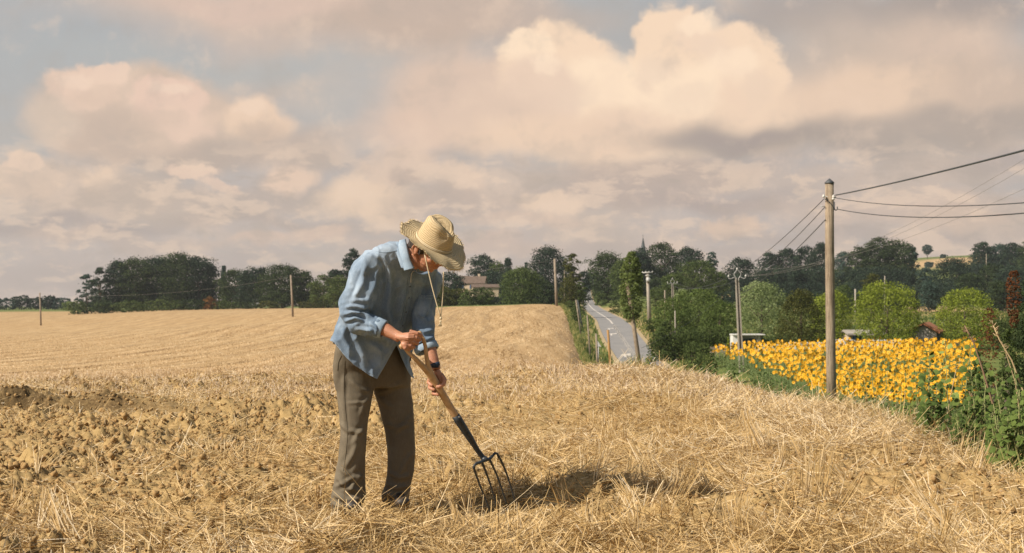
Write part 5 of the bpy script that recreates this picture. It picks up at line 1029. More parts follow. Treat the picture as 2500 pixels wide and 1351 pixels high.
# far left, a low line of trees on the horizon
for i, (px, tp, wd, k_, lb) in enumerate([(12, 730, 55, 'bluegrey', 'low dark tree at the left end of the far horizon line'), (52, 722, 46, 'deep', 'dark rounded tree on the far horizon just left of the first field pole'), (88, 727, 40, 'deep', 'small dark tree directly behind the leftmost field pole'), (118, 723, 44, 'deep', 'dark tree on the far horizon just right of the leftmost field pole'), (150, 727, 44, 'bluegrey', 'low dim tree ending the horizon line before the airy poplars')]):
    T(px, tp, wd, 620, 'round', k_, lb, dens=1.1)
T(172, 738, 44, 560, 'round', 'light', 'small pale green tree in front of the far horizon line', low=.02)
for px, tp, wd, d, sh, k_, lb, kw in [
 (212, 672, 62, 470, 'oval', 'bluegrey', 'airy thin-crowned tree at the left end of the big wood', dict(airy=.9)),
 (245, 655, 64, 465, 'oval', 'deep', 'airy tree with gaps of sky, second from the left of the big wood', dict(airy=.7)),
 (290, 642, 70, 470, 'oval', 'deep', 'tall loose-crowned tree where the big wood thickens', dict(airy=.3)),
 (332, 636, 90, 470, 'round', 'dark', 'dense tree in the left half of the big wood', {}),
 (385, 636, 100, 475, 'round', 'deep', 'broad dense tree in the middle of the big wood', {}),
 (438, 626, 105, 470, 'round', 'dark', 'tallest rounded tree of the big wood on the left', {}),
 (487, 632, 80, 470, 'round', 'deep', 'dense tree on the right shoulder of the big wood', {}),
 (513, 650, 40, 470, 'oval', 'deep', 'narrow loose tree closing the big wood on its right', dict(airy=.5)),
 (546, 651, 30, 480, 'cone', 'bluegrey', 'pointed conifer standing between the big wood and the rounded oaks', dict(low=.3)),
 (575, 664, 86, 460, 'round', 'dark', 'low rounded oak just right of the pointed conifer', {}),
 (624, 659, 86, 450, 'round', 'deep', 'rounded oak left of the middle field pole', {}),
 (690, 653, 120, 440, 'round', 'dark', 'widest rounded oak behind the middle field pole', {}),
 (740, 668, 66, 440, 'oval', 'dark', 'rounded oak just right of the middle field pole', {}),
 (790, 677, 70, 420, 'oval', 'mid', 'lighter thin tree between the oaks and the man', dict(airy=.3)),
 (818, 662, 40, 430, 'round', 'deep', 'small dark treetop showing above the lighter thin trees', dict(low=.4)),
 (830, 676, 60, 410, 'oval', 'mid', 'lighter thin tree beside the man\'s back', dict(airy=.3)),
 (860, 612, 42, 450, 'oval', 'deep', 'tall narrow dark tree rising behind the man\'s shoulder', dict(low=.3)),
 (895, 660, 90, 430, 'round', 'dark', 'dark tree mostly hidden behind the man\'s back', {}),
 (1100, 668, 60, 430, 'round', 'deep', 'dark tree beside the hat brim left of the farmhouse', {}),
 (1085, 702, 80, 330, 'round', 'olive', 'olive bush-like tree at the field edge behind the dangling hat cord', dict(low=.02)),
 (1118, 706, 60, 330, 'round', 'olive', 'low olive tree below the farmhouse roof', dict(low=.02)),
 (1180, 628, 70, 520, 'round', 'deep', 'round dark tree rising behind the farmhouse', {}),
 (1214, 642, 50, 510, 'round', 'mid', 'lighter treetop between the round dark tree and the spiky dark one', dict(airy=.3)),
 (1240, 634, 44, 500, 'cone', 'deep', 'spiky dark tree right of the farmhouse', dict(low=.2)),
 (1205, 668, 70, 480, 'round', 'deep', 'dark tree whose crown covers the right end of the farmhouse', {}),
 (1255, 665, 70, 470, 'round', 'dark', 'dark tree filling the gap behind the big bushy tree', {}),
 (1178, 704, 76, 325, 'round', 'mid', 'green bush-like tree standing in front of the farmhouse wall', dict(low=.02)),
 (1140, 712, 50, 322, 'round', 'mid', 'low green tree under the farmhouse, left of the wall', dict(low=.02)),
 (1273, 659, 116, 320, 'round', 'mid', 'big round bushy tree on the crest right of the farmhouse', dict(low=.03)),
 (1284, 642, 26, 520, 'cone', 'bluegrey', 'small dim conifer peeping over the big bushy tree', dict(low=.3)),
 (1308, 668, 40, 500, 'round', 'deep', 'dim tree behind, between the bushy tree and the dome-shaped oak', {}),
 (1338, 612, 88, 480, 'round', 'deep', 'tall dome-shaped dark oak left of the third field pole', {}),
 (1330, 690, 50, 330, 'round', 'dark', 'dark low tree left of the third field pole', {}),
 (1396, 622, 56, 320, 'spread', 'olive', 'yellowish tree with an open crown beside the third field pole', dict(airy=.55)),
 (1425, 665, 30, 420, 'round', 'deep', 'dark treetop closing the far end of the road on its left', {}),
 (1446, 668, 34, 700, 'round', 'bluegrey', 'distant dim tree straight over the top of the road', {}),
 (1390, 682, 62, 262, 'round', 'olive', 'yellowish bushy tree where the road meets the crest', dict(low=.02)),
 (1415, 690, 40, 262, 'round', 'mid', 'dense green bush overhanging the far bend of the road', dict(low=.02)),
 (1484, 623, 96, 430, 'round', 'dark', 'large round tree on the right of the far road', {}),
 (1520, 640, 60, 400, 'round', 'mid', 'mid green tree behind the ivy-clad pole', {}),
 (1616, 600, 84, 480, 'round', 'dark', 'big dark oak in front of the church spire', dict(airy=.25)),
 (1566, 610, 50, 470, 'round', 'deep', 'dark tree directly below the church spire', {}),
 (1682, 612, 76, 520, 'round', 'deep', 'round dark tree right of the oak by the church', {}),
 (1738, 618, 34, 500, 'column', 'bluegrey', 'slim upright poplar standing alone on the skyline', dict(low=.1)),
 (1645, 672, 80, 330, 'round', 'mid', 'mid green tree behind the smaller lyre-topped pole', {}),
 (1700, 642, 120, 380, 'spread', 'mid', 'broad lighter tree below the skyline poplar', {}),
 (1755, 668, 60, 390, 'round', 'mid', 'green tree right of the broad lighter tree', {}),
 (1600, 706, 60, 300, 'round', 'mid', 'green tree behind the pole with the flat crossarm', {}),
 (1665, 708, 70, 240, 'round', 'willow', 'pale silvery willow near the thin grey post', {}),
 (1708, 712, 60, 235, 'round', 'willow', 'pale silvery willow on the right of the first one', {}),
 (1738, 722, 50, 240, 'oval', 'light', 'small light green tree right of the silvery willows', {}),
 (1808, 635, 70, 520, 'round', 'deep', 'dark rounded tree behind the lyre-topped concrete pole', {}),
 (1880, 622, 60, 520, 'round', 'deep', 'dark oak at the left end of the ridge wood', dict(airy=.3)),
 (1922, 612, 60, 520, 'oval', 'deep', 'dark oak on the ridge just right of the wires', dict(airy=.3)),
 (1965, 606, 56, 510, 'round', 'deep', 'loose-topped dark oak on the ridge left of the wooden pole', dict(airy=.3)),
 (2002, 600, 56, 500, 'round', 'deep', 'dark oak on the ridge directly behind the wooden pole', {}),
 (2058, 618, 44, 700, 'round', 'bluegrey', 'distant bluish tree in the dip right of the wooden pole', {}),
 (2098, 606, 56, 500, 'round', 'dark', 'dark oak on the left flank of the tallest ridge oak', dict(airy=.3)),
 (2146, 584, 84, 500, 'oval', 'dark', 'tallest dark oak on the ridge right of the wooden pole', dict(airy=.3)),
 (2192, 592, 76, 500, 'round', 'dark', 'dark oak joined to the right of the tallest ridge oak', dict(airy=.25)),
 (2226, 604, 34, 520, 'round', 'bluegrey', 'small paler tree at the right end of the ridge oaks', dict(airy=.5)),
 (2264, 600, 32, 1120, 'spread', 'bluegrey', 'lone umbrella-shaped tree on the bare hilltop', dict(low=.35)),
 (2302, 622, 12, 1120, 'round', 'bluegrey', 'tiny tree right of the lone hilltop tree', {}),
 (2268, 640, 20, 900, 'round', 'bluegrey', 'small round tree in the pale hill field', {}),
 (2398, 595, 48, 620, 'round', 'deep', 'dark rounded tree at the left end of the hilltop wood on the right', {}),
 (2435, 600, 60, 640, 'round', 'bluegrey', 'dim tree in the middle of the hilltop wood on the right', {}),
 (2475, 598, 60, 600, 'round', 'deep', 'dark tree near the right edge on the hilltop', {}),
 (2520, 590, 60, 560, 'round', 'dark', 'dark tree cut by the right edge on the hilltop', {}),
 (2325, 636, 86, 470, 'round', 'deep', 'large dark tree on the slope below the hill field', {}),
 (2265, 658, 50, 480, 'round', 'bluegrey', 'dim rounded tree left of the large dark slope tree', {}),
 (2368, 670, 70, 430, 'round', 'dark', 'dark rounded tree low on the slope at the right', {}),
 (2420, 650, 60, 470, 'round', 'dark', 'dark tree right of the pinkish bush on the slope', {}),
 (2470, 655, 80, 460, 'round', 'deep', 'dark tree behind the red-leaved sprays', {}),
 (2268, 688, 60, 330, 'oval', 'bluegrey', 'grey-green oval tree behind the two bright garden trees', {}),
 (2130, 672, 56, 300, 'round', 'olive', 'olive tree peeping over the larger bright garden tree', {}),
 (2055, 700, 70, 260, 'round', 'mid', 'mid green tree behind the thin posts right of the wooden pole', {}),
 (2440, 690, 70, 330, 'round', 'dark', 'dark tree right of the rounder bright garden tree', {}),
 (1860, 694, 150, 175, 'round', 'willow', 'big pale willow behind the concrete pole', dict(low=.08)),
 (1705, 708, 160, 165, 'round', 'walnut', 'spreading walnut-like tree left of the concrete pole', dict(low=.1)),
 (1640, 730, 116, 160, 'round', 'walnut', 'lower left dome of green beside the road', dict(low=.02)),
 (1755, 736, 110, 158, 'round', 'walnut', 'rounded green tree just left of the concrete pole', dict(low=.08)),
 (1955, 712, 136, 150, 'broad', 'olive', 'dark olive beech-like tree left of the wooden pole', dict(low=.03)),
 (2030, 714, 120, 158, 'round', 'lime', 'bright green tree directly behind the wooden pole', dict(low=.1)),
 (2165, 694, 186, 146, 'round', 'lime', 'large bright yellow-green tree above the sunflowers', dict(low=.07)),
 (2358, 710, 170, 150, 'round', 'lime', 'rounder bright green tree right of the grey house', dict(low=.06)),
 (1690, 838, 60, 130, 'round', 'mid', 'low leafy tree at the left end of the sunflower field', dict(low=.02)),
 (1625, 785, 46, 150, 'round', 'mid', 'small tree at the foot of the green domes by the road', dict(low=.02)),
]: T(px, tp, wd, d, sh, k_, lb, **kw)
T(1778, 823, 20, 138, 'cone', 'lime', 'small pointed cypress beside the white shed', name='cypress', low=.02)
T(1542, 620, 70, 98.2, 'oval', 'light', 'thick ivy column wrapped round the top of the leaning wooden pole', name='ivy', low=.50, trunk=False, dens=1.2, airy=.3)
# bushes along the field's far edge
for px, tp, wd, k_, lb in [(190, 738, 50, 'mid', 'low green bush below the airy trees'), (250, 736, 70, 'dark', 'dark low bush at the foot of the airy trees'), (320, 735, 90, 'mid', 'low bush under the left half of the big wood'), (400, 733, 90, 'mid', 'low bush under the middle of the big wood'), (465, 733, 70, 'dark', 'dark low bush under the right half of the big wood'), (512, 727, 34, 'rust', 'orange-brown bush at the foot of the big wood'), (545, 735, 60, 'mid', 'green bush just right of the orange-brown one'), (600, 738, 60, 'dark', 'low bush at the foot of the rounded oaks'), (655, 736, 50, 'olive', 'olive bush left of the middle field pole\'s foot'), (760, 735, 70, 'olive', 'olive bush right of the middle field pole')]:
    T(px, tp, wd, 430, 'round', k_, lb, name='bush', low=.0, trunk=False)
for px, tp, wd, d, k_, lb in [(1405, 752, 34, 205, 'mid', 'dark green bush on the field corner above the road'), (1395, 735, 34, 236, 'mid', 'green bush beside the foot of the third field pole'), (1500, 738, 32, 300, 'mid', 'round bush on the dry verge right of the far road'), (1467, 716, 30, 400, 'mid', 'hedge bush at the right of the far bend'), (1385, 650, 40, 600, 'deep', 'far dark bush beside the chimney-like post'), (2390, 655, 40, 640, 'rust', 'pinkish dry bush on the slope at the right'), (1720, 838, 50, 126, 'mid', 'leafy bush left of the sunflowers'), (1810, 838, 60, 134, 'mid', 'bush in front of the white shed'), (1590, 850, 30, 84, 'mid', 'leafy sapling at the foot of the leaning pole'), (1735, 862, 46, 70, 'mid', 'leafy shrub on the bank at the left end of the sunflowers')]:
    T(px, tp, wd, d, 'round', k_, lb, name='bush', low=.0, trunk=False, airy=.3 if d < 100 else 0)
# the wood behind them reads as one mass
def mass(name, spots, key, seed):
    rnd = np.random.RandomState(seed); P_ = []; tt_ = []
    for px, top, wid, d in spots:
        x = (px-CX)/F*d; zb = gz(x, d); zt = CZ+(HY-top)/F*d; R_ = wid/2/F*d; n_ = int(wid*(max(zt-zb, 1)/d*F)*.168*5); nc = max(10, n_//60)
        c_ = np.stack([x+rnd.uniform(-1, 1, nc)*R_, d+rnd.uniform(-1, 1, nc)*R_*.4, zb+(zt-zb)*rnd.uniform(.0, .88, nc)], 1); w_ = rnd.randint(0, nc, n_)
        dv = rnd.normal(size=(n_, 3)); dv /= np.linalg.norm(dv, axis=1)[:, None]; P_.append(np.concatenate([c_[w_]+dv*min(R_, zt-zb)*.2, dv, np.full((n_, 1), d/F*2.5*1.3)], 1)); tt_.append(rnd.rand(nc)[w_]*.6+.4*rnd.rand(n_))
    A_ = np.concatenate(P_); p = A_[:, :3]; nrm = unit(A_[:, 3:6]+rnd.normal(0, .45, (len(A_), 3))); u_ = unit(np.cross(nrm, rnd.normal(size=nrm.shape))); v_ = np.cross(nrm, u_); s_ = A_[:, 6:7]
    V = np.stack([p-u_*s_*.62, p+v_*s_*.4, p+u_*s_*.62, p-v_*s_*.4], 1); o = link(name, npmesh(name, V.reshape(-1, 3), quads=np.arange(len(p)*4).reshape(-1, 4), attrs={'tint': np.repeat(np.concatenate(tt_), 4)}), FOL[key]); tag(o, kind='stuff'); return o
mass('far_wood', [(1900, 655, 120, 480), (1980, 648, 110, 475), (2070, 655, 110, 480), (2150, 650, 130, 470), (2215, 660, 80, 480), (1850, 668, 90, 500), (1790, 668, 80, 500), (1930, 690, 120, 430), (2030, 690, 120, 430), (2120, 700, 110, 420), (2200, 700, 110, 420), (2350, 700, 120, 420), (2460, 700, 120, 420), (1840, 700, 80, 440), (2290, 690, 80, 440), (2440, 622, 150, 620), (2380, 640, 90, 600), (1830, 715, 110, 330), (1920, 712, 120, 330), (2020, 712, 120, 330), (2110, 712, 110, 330), (2200, 715, 100, 340), (2320, 712, 80, 400), (2480, 700, 120, 330), (1740, 712, 110, 340), (2230, 690, 90, 430), (2300, 700, 90, 430)], 'deep', 7)
mass('far_copse', [(1310, 690, 80, 480), (1240, 690, 100, 500), (1090, 700, 120, 480), (900, 700, 160, 470), (820, 720, 90, 440), (760, 700, 60, 460), (600, 700, 200, 480), (400, 690, 200, 490), (280, 715, 120, 490), (1500, 670, 90, 450), (1560, 660, 90, 470), (1620, 680, 120, 460), (1700, 690, 120, 430), (1760, 700, 60, 430), (1440, 690, 40, 640), (1360, 690, 80, 490)], 'dark', 8)
mass('undergrowth', [(1650, 800, 120, 150), (1740, 800, 120, 152), (1700, 780, 100, 170), (1870, 815, 120, 160), (2000, 800, 90, 170), (1600, 775, 50, 190), (2480, 760, 120, 160)], 'mid', 9)

# ================================================================ sunflowers
M_pet = noisy('sunflower petals', rgb(228, 164, 0), rgb(238, 180, 0), 8., .6, 0); M_disc = noisy('sunflower disc', rgb(190, 120, 14), rgb(150, 92, 20), 40., .8, 0); M_sl = noisy('sunflower leaf', lin('#5A6B3A'), lin('#6E7C48'), 4., .6, 0)
def sunflower(rnd, hh, detail=True):
    m_ = MB(); k = 5 if detail else 3
    m_.tube([(0, 0, 0), (rnd.uniform(-.03, .03), 0, hh*.6), (0, -.02, hh*.97), (0, -.06, hh)], [.014, .012, .010, .010], k, False, 2)
    for i in range(7 if detail else 5):
        a = i*2.4+rnd.random(); z_ = hh*(.22+.085*i); L_ = rnd.uniform(.16, .26); dx, dy = math.cos(a), math.sin(a); w_ = L_*.34
        b0 = Vector((0, 0, z_)); t_ = Vector((dx, dy, .25)).normalized(); s_ = Vector((-dy, dx, 0)); m1 = b0+t_*L_*.5+Vector((0, 0, .02)); e_ = b0+t_*L_-Vector((0, 0, .07))
        m_.poly([b0, m1+s_*w_, e_, m1-s_*w_], 2)
    c_ = Vector((0, -.075, hh)); ax = Vector((rnd.uniform(-1.1, .5), -1, rnd.uniform(-.3, .5))).normalized(); u_ = ax.cross(Vector((0, 0, 1))).normalized(); v_ = u_.cross(ax); r0, r1 = .034, rnd.uniform(.095, .125); kk = 14 if detail else 8
    for i in range(kk):
        a = 2*math.pi*i/kk; a0, a1 = a-.2, a+.2; q_ = lambda an, r_, o_: c_+(u_*math.cos(an)+v_*math.sin(an))*r_+ax*o_
        m_.poly([q_(a0, r0*.9, .0), q_(a0-.05, r1*.65, .018), q_(a, r1, .012), q_(a1+.05, r1*.65, .018), q_(a1, r0*.9, .0)] if detail else [q_(a-.36, r0*.8, 0), q_(a-.33, r1*.68, .015), q_(a, r1, .015), q_(a+.33, r1*.68, .015), q_(a+.36, r0*.8, 0)], 0)
    o_ = len(m_.v); m_.poly([c_+(u_*math.cos(2*math.pi*i/8)+v_*math.sin(2*math.pi*i/8))*r0*.95+ax*.012 for i in range(8)], 1)
    m_.poly([c_+(u_*math.cos(2*math.pi*i/8)+v_*math.sin(2*math.pi*i/8))*r0*1.3-ax*.012 for i in range(8)][::-1], 2)
    return m_
rnd = random.Random(9); SP = []
yy_ = 53.
while yy_ < 132:
    xx_ = 13.6+(yy_-56)*.055+(vn(np.array([yy_*.4]), np.array([0.]), 3)[0])*1.2
    while xx_ < min(47, (2385-CX)/F*yy_):
        if rnd.random() > (.72 if xx_ < 14.6+(yy_-56)*.055+(yy_ < 75)*.8 else .45 if xx_ < 16.3+(yy_-56)*.055 else .5 if (CX+F*xx_/yy_) > 2310 and vn(np.array([xx_]), np.array([yy_*.5]), 2)[0] < .6 else .45 if yy_ < 60 else .34 if yy_ < 68 else .18): SP.append((xx_+rnd.uniform(-.12, .12), yy_+rnd.uniform(-.1, .1)))
        xx_ += .29*(1+.003*(yy_-56))
    yy_ += .50*(1+.011*(yy_-53))
SP.sort(key=lambda p: p[1]); SA = np.array(SP); SZ = H0(SA[:, 0], SA[:, 1])
protos = []
for i in range(8):
    m_ = sunflower(rnd, rnd.uniform(1.45, 1.72)); protos.append(pymesh('sunflower', m_.v, m_.f)); protos[-1].polygons.foreach_set('material_index', m_.mi)
    for q_ in (M_pet, M_disc, M_sl): protos[-1].materials.append(q_)
NEAR = 0
for (x, y), z in zip(SP, SZ):
    if NEAR >= 300: break
    o = bpy.data.objects.new('sunflower', protos[NEAR % 8]); C.objects.link(o); o.location = (x, y, z-.03); o.rotation_euler = (0, 0, rnd.uniform(-.5, .5)); s_ = rnd.uniform(.9, 1.08); o.scale = (s_, s_, s_)
    tag(o, 'yellow sunflower on a green stem in the front rows of the field', 'sunflower', 'sunflowers in the front rows'); NEAR += 1
fars = []
for i in range(10):
    m_ = sunflower(rnd, rnd.uniform(1.45, 1.72), False); fars.append((np.array([tuple(v_) for v_ in m_.v]), m_.f, m_.mi))
V_, T3, Q4, M3, M4, off = [], [], [], [], [], 0
rest_f, rest_m = [], []
for i, ((x, y), z) in enumerate(zip(SP[NEAR:], SZ[NEAR:])):
    v_, f_, mi_ = fars[i % 10]; a = rnd.uniform(-.5, .5); s_ = rnd.uniform(.9, 1.1)*(1.12 if y > 95 else 1); cs, sn_ = math.cos(a)*s_, math.sin(a)*s_
    q_ = np.stack([v_[:, 0]*cs-v_[:, 1]*sn_+x, v_[:, 0]*sn_+v_[:, 1]*cs+y, v_[:, 2]*s_+z-.03], 1); V_.append(q_)
    rest_f += [tuple(j+off for j in ff) for ff in f_]; rest_m += mi_; off += len(v_)
me = pymesh('sunflower_field', np.concatenate(V_), rest_f); me.polygons.foreach_set('material_index', rest_m)
tag(link('sunflower_field', me, [M_pet, M_disc, M_sl]), kind='stuff')

# ================================================================ poles and wires
M_wood = noisy('grey weathered wood', lin('#9C8E7C'), lin('#7C6E5E'), 2.5, .9, 0)
m, nn, b = mat('cracked pole wood', rough=.9); tx = nn.add('ShaderNodeTexCoord').outputs['Object']; mp_ = nn.add('ShaderNodeMapping', None, Vector=tx); mp_.inputs['Scale'].default_value = (30, 30, 1.2)
n1 = nn.noise(mp_.outputs[0], 1., 5., .7).outputs[0]; n2 = nn.noise(tx, 3., 4.).outputs[0]; c_ = nn.ramp(n1, [(.34, rgb(84, 70, 56)), (.48, rgb(146, 128, 106)), (.66, rgb(172, 156, 132))])
nn.l.new(nn.mix(nn.maprange(n2, .45, .7, 0, .5), c_, rgb(112, 96, 78)), b.inputs['Base Color']); bump(nn, b, n1, .6, .02); M_pole = m
M_conc = noisy('pole concrete', lin('#A69C8D'), lin('#958B7D'), 3., .9, 0); M_conc_shade = noisy('recess shade concrete', lin('#5E564D'), lin('#4E4740'), 3., .9, 0)  # second concrete is a dark copy: the recess shade is put into its colour
M_gal = noisy('galvanised steel', lin('#BDBBB6'), lin('#A7A5A0'), 10., .5, 0); M_glass = noisy('porcelain', lin('#D8D4CC'), lin('#C4C0B8'), 10., .3, 0)
M_wire = noisy('black cable', lin('#33383A'), lin('#3D4244'), 1., .6, 0); M_wire2 = noisy('grey wire', lin('#8B857E'), lin('#7B756E'), 1., .5, 0); M_cap = noisy('zinc cap', lin('#3D3F42'), lin('#4A4C4E'), 6., .6, 0)
def pole_root(name, px, d, label, cat='utility pole', zb=None): x = (px-CX)/F*d; o = empty(name, (x, d, gz(x, d) if zb is None else zb)); return tag(o, label, cat)
def onp(mb, name, mt, root, smooth=True): o = mb.build(name, mt, root, smooth); o.location = -root.location; return o
r_ = pole_root('wooden_pole', 2031, 50, 'weathered wooden utility pole with a pointed cap in front of the sunflowers')
mb = MB(); pts = [V3(2025, 448, 50), V3(2025.5, 600, 50), V3(2027, 750, 50), V3(2029, 900, 50), V3(2031, 1010, 50)]; mb.tube(pts, [.150, .158, .165, .172, .178], 16)
onp(mb, 'pole', M_pole, r_)
mb = MB().tube([V3(2025, 449, 50), V3(2025, 446, 50), V3(2025, 436, 50)], [.172, .172, .01], 12); onp(mb, 'cap', M_cap, r_)
mb = MB().tube([V3(2008, 480.5, 49.9), V3(2041, 481.5, 49.9)], .02, 6); mb.tube([V3(2003, 504, 50.0), V3(2014, 504.5, 50.0)], .018, 6); onp(mb, 'bracket', M_gal, r_)
for x_, y_ in ((2011, 480), (2035, 481), (2034.5, 486)): onp(MB().ell(V3(x_, y_, 49.82), (.055, .05, .045), None, 10, 6).ell(V3(x_, y_-3.2, 49.82), (.035, .035, .03), None, 10, 6), 'insulator', M_glass, r_)
onp(MB().tube([V3(2037, 493, 49.85), V3(2037, 512, 49.85), V3(2041, 514, 49.8), V3(2044.5, 511, 49.8), V3(2044, 505, 49.8)], .022, 6), 'hook', M_cap, r_)
onp(MB().tube([V3(2012, 486, 49.8), V3(2020, 489, 49.8), V3(2029, 498, 49.8), V3(2036, 510, 49.8), V3(2042, 514, 49.8)], .014, 5), 'jumper_cable', M_wire, r_)
def lyre_pole(px_t, px_b, top, d, k_, label):
    r_ = pole_root('concrete_pole', px_b, d, label); b0 = r_.location.copy(); t0 = V3(px_t, top, d); ax = (t0-b0); n_ = 6
    w0, w1 = 4.4*k_/F*d, 6.2*k_/F*d
    mb = MB(); md = MB()
    def prof(wid): return [(-wid, -wid*.8), (-wid*.42, -wid*.8), (-wid*.42, -wid*.45), (wid*.42, -wid*.45), (wid*.42, -wid*.8), (wid, -wid*.8), (wid, wid*.8), (-wid, wid*.8)]
    o_ = 0
    for i in (0, 1):
        c0 = b0 if i == 0 else t0; wv = w1 if i == 0 else w0
        for x_, y_ in prof(wv): mb.v.append(c0+Vector((x_, y_, -.3 if i == 0 else 0)))
    for j in range(8): mb.f.append((j, (j+1) % 8, 8+(j+1) % 8, 8+j)); mb.mi.append(1 if j == 2 else 0)
    mb.f.append(tuple(range(8, 16))); mb.mi.append(0)
    onp(mb, 'shaft', [M_conc, M_conc_shade], r_, False)
    q_ = lambda dx, dy: V3(px_t+dx*k_, top+dy*k_, d-.15)
    mb = MB(); rr_ = .85*k_/F*d
    mb.tube([q_(-1.5, 8), q_(-2, 0), q_(-8, -9), q_(-7, -12), q_(-1, -20.5), q_(0, -21)], rr_, 6); mb.tube([q_(3.5, 8), q_(4, 0), q_(9, -8), q_(9, -12), q_(2, -20.5), q_(0, -21)], rr_, 6)
    mb.tube([q_(-4, -4), q_(-9, -2), q_(-16, 1.5), q_(-20, .5), q_(-21, -3)], rr_, 6); mb.tube([q_(5, -4), q_(9, -3), q_(16, .5), q_(20, -.5), q_(21, -4)], rr_, 6)
    onp(mb, 'lyre_arm', M_gal, r_)
    for dx, dy in ((-21, -5), (21, -6), (0, -23)): onp(MB().ell(q_(dx, dy), (2.2*k_/F*d, 2*k_/F*d, 2*k_/F*d), None, 8, 6).ell(q_(dx, dy-2.5), (1.4*k_/F*d, 1.4*k_/F*d, 1.4*k_/F*d), None, 8, 6), 'insulator', M_glass, r_)
    return r_
lyre_pole(1799.5, 1811, 680, 115, 1.0, 'tall concrete pole topped by a pale lyre-shaped arm, beside the sunflowers')
lyre_pole(1641.5, 1645.5, 693, 215, .56, 'smaller concrete pole with a lyre-shaped arm among the roadside trees')
r_ = pole_root('crossarm_pole', 1586, 200, 'concrete pole with a flat crossarm and a transformer box right of the road')
onp(MB().tube([V3(1580.7, 664, 200), V3(1586, 790, 200)], [.20, .30], 8), 'shaft', M_conc, r_)
onp(MB().box(V3(1580.6, 666, 199.8), (26/F*200, .12, .14)).tube([V3(1575, 673, 199.8), V3(1588, 673, 199.8)], .07, 6), 'crossarm', M_gal, r_)
for dx in (-12, -4, 4, 12): onp(MB().tube([V3(1580.6+dx, 666, 199.8), V3(1580.6+dx, 662.5, 199.8)], [.07, .05], 6), 'insulator', M_glass, r_)
onp(MB().box(V3(1582.5, 684, 199.6), (.55, .45, .55)).box(V3(1582.5, 678.5, 199.6), (.35, .3, .12)), 'transformer', M_gal, r_)
def post(name, pt, pb, d, r0, r1, mt, label, cat='post', k=8):
    x = (pb[0]-CX)/F*d; zb = gz(x, d)-.25; b0 = Vector((x, d, zb)); t0 = V3(pt[0], pt[1], d)
    mb = MB().tube([b0, b0.lerp(t0, .5)+Vector((r0*.15, 0, 0)), t0], [r1, (r0+r1)/2, r0], k); o = mb.build(name, mt, None, True, b0); o.location = b0; return tag(o, label, cat)
post('field_pole', (97, 715), (100, 800), 320, .16, .22, M_wood, 'leftmost thin pole standing alone in the stubble field', 'utility pole')
post('field_pole', (710, 672), (715, 775), 262, .16, .21, M_wood, 'thin pole standing in the stubble field in front of the oaks', 'utility pole')
post('field_pole', (1354, 632), (1359, 747), 246, .20, .26, M_wood, 'thin pole on the crest between the bushy tree and the road', 'utility pole')
post('leaning_pole', (1531, 690), (1571, 900), 98, .13, .17, M_pole, 'leaning wooden pole on the roadside with ivy round its top', 'utility pole')
post('grey_post', (1623, 709), (1624, 748), 225, .10, .12, M_wood, 'thin grey post left of the smaller lyre pole')
post('short_post', (1648, 759), (1649, 790), 150, .06, .07, M_conc, 'short pale post in front of the green domes')
post('roadside_post', (1433.5, 770), (1442, 862), 120, .055, .07, M_wood, 'thin grey post on the verge left of the road')
post('roadside_post', (1455.5, 815), (1459.5, 900), 70, .045, .06, M_wood, 'thin weathered post on the verge just left of the sign')
post('wooden_stake', (1484, 806), (1494, 905), 58, .05, .055, noisy('tan wood', lin('#A07A45'), lin('#8A673A'), 6., .8, 0), 'tan wooden stake on the near side of the road')
post('roadside_post', (1406, 732), (1419, 806), 175, .07, .09, M_wood, 'pale leaning post beside the bushes at the field corner')
post('roadside_post', (1410, 733), (1423, 778), 195, .07, .09, M_cap, 'dark leaning post close behind the pale one at the field corner')
post('garden_post', (2088, 706), (2088, 740), 240, .14, .14, M_conc, 'thick short post between the bright trees'); post('garden_post', (2160, 674), (2160, 720), 250, .09, .1, M_conc, 'thin post rising behind the large bright tree')
post('hill_pole', (1378, 660), (1378, 700), 430, .12, .16, M_wood, 'short pole behind the third field pole'); post('hill_pole', (2408, 620), (2408, 672), 520, .12, .16, M_wood, 'thin pole on the hill slope at the right')
def cable(P, r, label, mt=M_wire, sag=0., k=6, n_=20, r2=None, cat='cable'):
    P = [Vector(p) for p in P]; pts = []
    for i in range(n_+1): t_ = i/n_; q_ = P[0].lerp(P[1], t_); q_.z -= sag*4*t_*(1-t_); pts.append(q_)
    o = MB().tube(pts, r, k).build('cable', mt, None, True, pts[0]); o.location = pts[0]; return tag(o, label, cat)
def beyond(a, b_, t_): return a+(b_-a)*t_
A1 = V3(2040, 477, 49.8); B1 = beyond(A1, V3(2500, 352, 26), 1.7); 
cable((A1, B1), .021, 'thick black cable climbing to the upper right from the wooden pole', sag=.12, n_=30)
A2 = V3(2037, 483, 49.8); B2 = beyond(A2, V3(2500, 450, 30), 1.6); cable((A2, B2), .0125, 'middle of the three black cables leaving the wooden pole to the right', sag=.42, n_=30)
A3 = V3(2044, 511, 49.8); B3 = beyond(A3, V3(2500, 472, 30), 1.6); cable((A3, B3), .0145, 'lowest black cable leaving the wooden pole to the right', sag=.45, n_=30)
for (x_, y_), (x2, y2), lb in (((2011, 487), (1779, 676), 'topmost cable sloping from the wooden pole down to the concrete pole'), ((2014, 506), (1821, 675), 'second cable sloping from the wooden pole down to the concrete pole'), ((2015, 537), (1803, 720), 'lowest cable sloping from the wooden pole down to the concrete pole')):
    cable((V3(x_, y_, 49.9), V3(x2, y2, 114.8)), .014 if y_ < 530 else .017, lb, sag=.35, n_=24)
